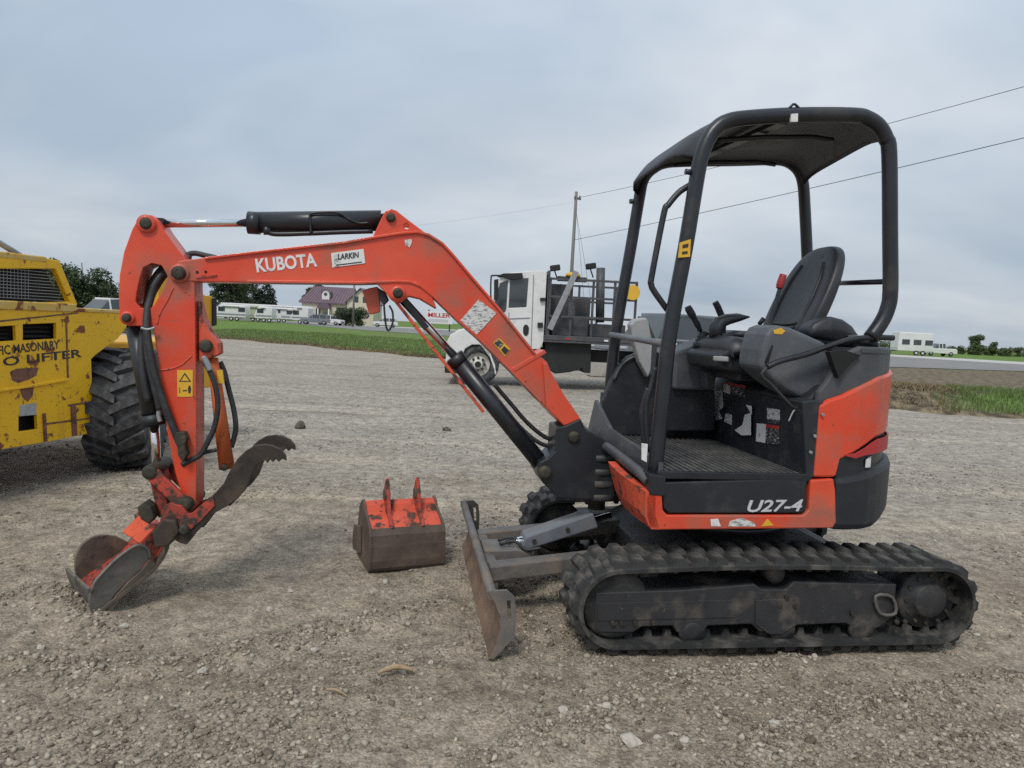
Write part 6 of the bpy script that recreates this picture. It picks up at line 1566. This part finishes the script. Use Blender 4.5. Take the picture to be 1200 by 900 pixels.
def pole(label, base, h, r, lean, arms=True):
    C = thing('utility_pole', label, 'utility pole', (*base, 0))
    MB().cyl((0, 0, -.1), (lean[0], lean[1], h), r, r * .72, n=14).build('shaft', 'wood_pole', C)
    if arms:
        MB().bar((lean[0] - .1, lean[1] - .12, h - .35), (lean[0] + .28, lean[1] + .28, h - .35), .08, .10).build('crossarm', 'wood_pole', C)
        for s in (-.05, .22):
            MB().lathe((lean[0] + s, lean[1] + s, h - .30), (0, 0, 1), [(.02, 0), (.04, .02), (.06, .08), (.04, .14), (.02, .16)], 10).build('insulator', 'galvanised', C)
    return C
PB = (3.0, 41.0)
pole('tall grey wooden utility pole standing behind the flatbed truck', PB, 8.95, .115, (.05, 0))
pole('plain wooden utility pole beside the shrub at the cream house', ((411 - 600) / 850 * 112, 112), 9.5, .17, (0, 0), False)
def wire(name, label, a, b, sag, r, cat='power line', group=None):
    a, b = Vector(a), Vector(b)
    pts = [a.lerp(b, t) - Vector((0, 0, sag * 4 * t * (1 - t))) for t in np.linspace(0, 1, 14)]
    return tag(MB().tube(pts, r, n=6, spline=False).build(name, 'wire_black'), label, cat, group)
top_ = Vector((3.05, 41, 8.6))
wire('power_line', 'upper power line running from the utility pole over the canopy', top_, (17.657, 20, 9.843), .25, .010)
wire('power_line', 'lower power line running from the utility pole behind the canopy', (3.05, 41, 6.3), (17.842, 20, 8.352), .12, .012)
wire('power_line', 'thin power line running from the pole past the boom', (3.05, 41, 8.4), (-22, 62, 8.0), .5, .003)
wire('guy_wire', 'inner steel guy wire bracing the tall utility pole', (3.02, 41, 8.5), (4.1, 39.6, .05), 0, .008, 'guy wire')
wire('guy_wire', 'outer steel guy wire bracing the tall utility pole', (3.02, 41, 8.2), (4.7, 39.4, .05), 0, .008, 'guy wire')
bx_ = (2.181, 21.155)
CB = MB().box(0, 1.9, 0, .75, .0, .78).build('concrete_block', 'concrete', None, .03)
CB.location = (bx_[0] + .1, bx_[1], 0); CB.rotation_euler = (0, 0, R(4))
tag(CB, 'pale concrete block standing on the lot behind the truck', 'block')

# ------------------------------------------------------------------ trees and shrubs
def crown_mesh(name, n, blobs, leaf, mat, seed, hollow=.55):
    g = np.random.default_rng(seed)
    B = np.array(blobs, float)            # x, y, z, rx, rz
    vol = B[:, 3] ** 2 * B[:, 4]; which = g.choice(len(B), n, p=vol / vol.sum())
    d = g.normal(size=(n, 3)); d /= np.linalg.norm(d, axis=1)[:, None]
    r = (hollow + (1 - hollow) * g.random(n) ** .6) * (1 + .16 * g.normal(size=n))
    b = B[which]
    c = b[:, :3] + d * r[:, None] * np.stack([b[:, 3], b[:, 3], b[:, 4]], 1)
    a1 = g.normal(size=(n, 3)); a1 /= np.linalg.norm(a1, axis=1)[:, None]
    a2 = np.cross(a1, g.normal(size=(n, 3))); a2 /= np.linalg.norm(a2, axis=1)[:, None]
    s = leaf * (.6 + .8 * g.random(n))[:, None]
    v = np.stack([c - a1 * s, c - a2 * s * .55, c + a1 * s, c + a2 * s * .55], 1).reshape(-1, 3)
    f = np.arange(n * 4).reshape(n, 4)
    tn = np.clip(.5 + .30 * g.normal(size=n) + .25 * np.sin(which * 2.3), 0, 1)
    return np_mesh(name, v, f, mat, False, np.repeat(tn, 4))
def tree(label, loc, h, w, mat, seed, n=5000, leaf=.16, trunk=.35, group='trees across the road', cat='tree', name='leafy_tree', conifer=False):
    C = thing(name, label, cat, (*loc, 0), 0, group)
    r = random.Random(seed)
    tr = MB().tube([(0, 0, -.1), (.05, 0, h * .35), (r.uniform(-.2, .2), 0, h * .8)], [h * .028, h * .02, h * .006], n=8)
    blobs = []
    if conifer:
        k = 9
        for i in range(k):
            t = i / (k - 1)
            blobs.append((r.uniform(-.1, .1) * w, r.uniform(-.1, .1) * w, h * (.12 + .84 * t), w * .5 * (1 - t * .92) + .1, h * .09))
    else:
        for i in range(16):
            a = r.uniform(0, 6.28); q = r.random() ** .5 * w * .36; z = h * (trunk + (1 - trunk) * r.random() * .82)
            k = math.cos((z / h - .62) * 2.1)
            rad = w * r.uniform(.13, .23)
            blobs.append((math.cos(a) * q * k, math.sin(a) * q * k, min(z, h - rad * .8), rad, rad * .8))
            tr.tube([(0, 0, h * .3), (math.cos(a) * q * k * .5, math.sin(a) * q * k * .5, z * .75), (math.cos(a) * q * k, math.sin(a) * q * k, z)], [h * .012, h * .007, h * .003], n=5, sub=3)
    tr.build('trunk', 'bark', C)
    np_obj('crown', crown_mesh('crown', n, blobs, leaf, mat, seed), C)
    return C
wx = lambda px, Y_: ((px - 600) / 850 * Y_, Y_)
tree('broad round dark tree behind the rusty yellow forklift', wx(95, 78), 7.3, 7.4, 'leaf_dark', 1, 13000, .15, .06)
tree('lower dark tree at the side of the broad round one', wx(62, 84), 6.6, 5.0, 'leaf_dark', 2, 5000, .16, .12)
tree('dark shrub growing under the broad round tree', wx(128, 76), 4.2, 3.4, 'leaf_dark', 14, 3500, .14, .05, name='shrub', cat='shrub')
tree('leafy tree behind the small white camper, half covered by the arm', wx(262, 150), 11.5, 8.4, 'leaf_dark', 3, 7000, .24, .25)
tree('leafy tree standing between camper and conifers', wx(280, 160), 10.0, 7.0, 'leaf_dark', 4, 5000, .24, .22)
for k, (px, h_, w_) in enumerate(((297, 9.6, 4.4), (305, 9.0, 4.6), (313, 9.8, 4.2))):
    tree(('dark conifer nearest the leafy trees', 'shorter dark conifer between two taller ones', 'dark conifer nearest the cream house')[k], wx(px, 168), h_, w_, 'leaf_conifer', 30 + k, 3500, .22, name='conifer', conifer=True)
for k, (px, h_, w_) in enumerate(((362, 9.3, 5), (371, 9.6, 5), (379, 9.4, 4.5), (389, 8.9, 3))):
    tree('tree top showing above the maroon roof', wx(px, 172), h_, w_, 'leaf_dark', 40 + k, 2500, .24, .3, 'trees behind the cream house')
tree('dark green shrub beside the pole at the cream house', wx(402, 122), 3.3, 4.2, 'leaf_dark', 50, 4000, .12, .05, name='shrub', cat='shrub', group='shrubs across the road')
tree('green shrub growing under the gable of the cream house', wx(417, 126), 3.4, 3.6, 'leaf_dark', 51, 3500, .12, .05, name='shrub', cat='shrub', group='shrubs across the road')
tree('small bushy tree rising over the hedge past the grassy bank', wx(1141, 150), 4.6, 3.4, 'leaf_bush', 60, 3500, .14, .2)
tree('slim leafy tree at the end of the hedge', wx(1159, 152), 3.0, 2.6, 'leaf_bush', 61, 2000, .14, .2)
for k in range(13):
    px = 1108 + k * 11 + (k % 3) * 3
    tree('low bush in the hedge across the road past the grassy bank', wx(px, 148 + (k * 7) % 10), 1.7 + .5 * ((k * 5) % 4) / 3, 3.2, 'leaf_bush', 70 + k, 1300, .13, .02, 'hedge bushes past the bank', 'bush', 'bush')
for k, px in enumerate((1030, 1042)):
    tree('low bush beside the trailer with three dark windows', wx(px, 160), 2.3, 3.2, 'leaf_bush', 90 + k, 1300, .13, .02, 'hedge bushes past the bank', 'bush', 'bush')
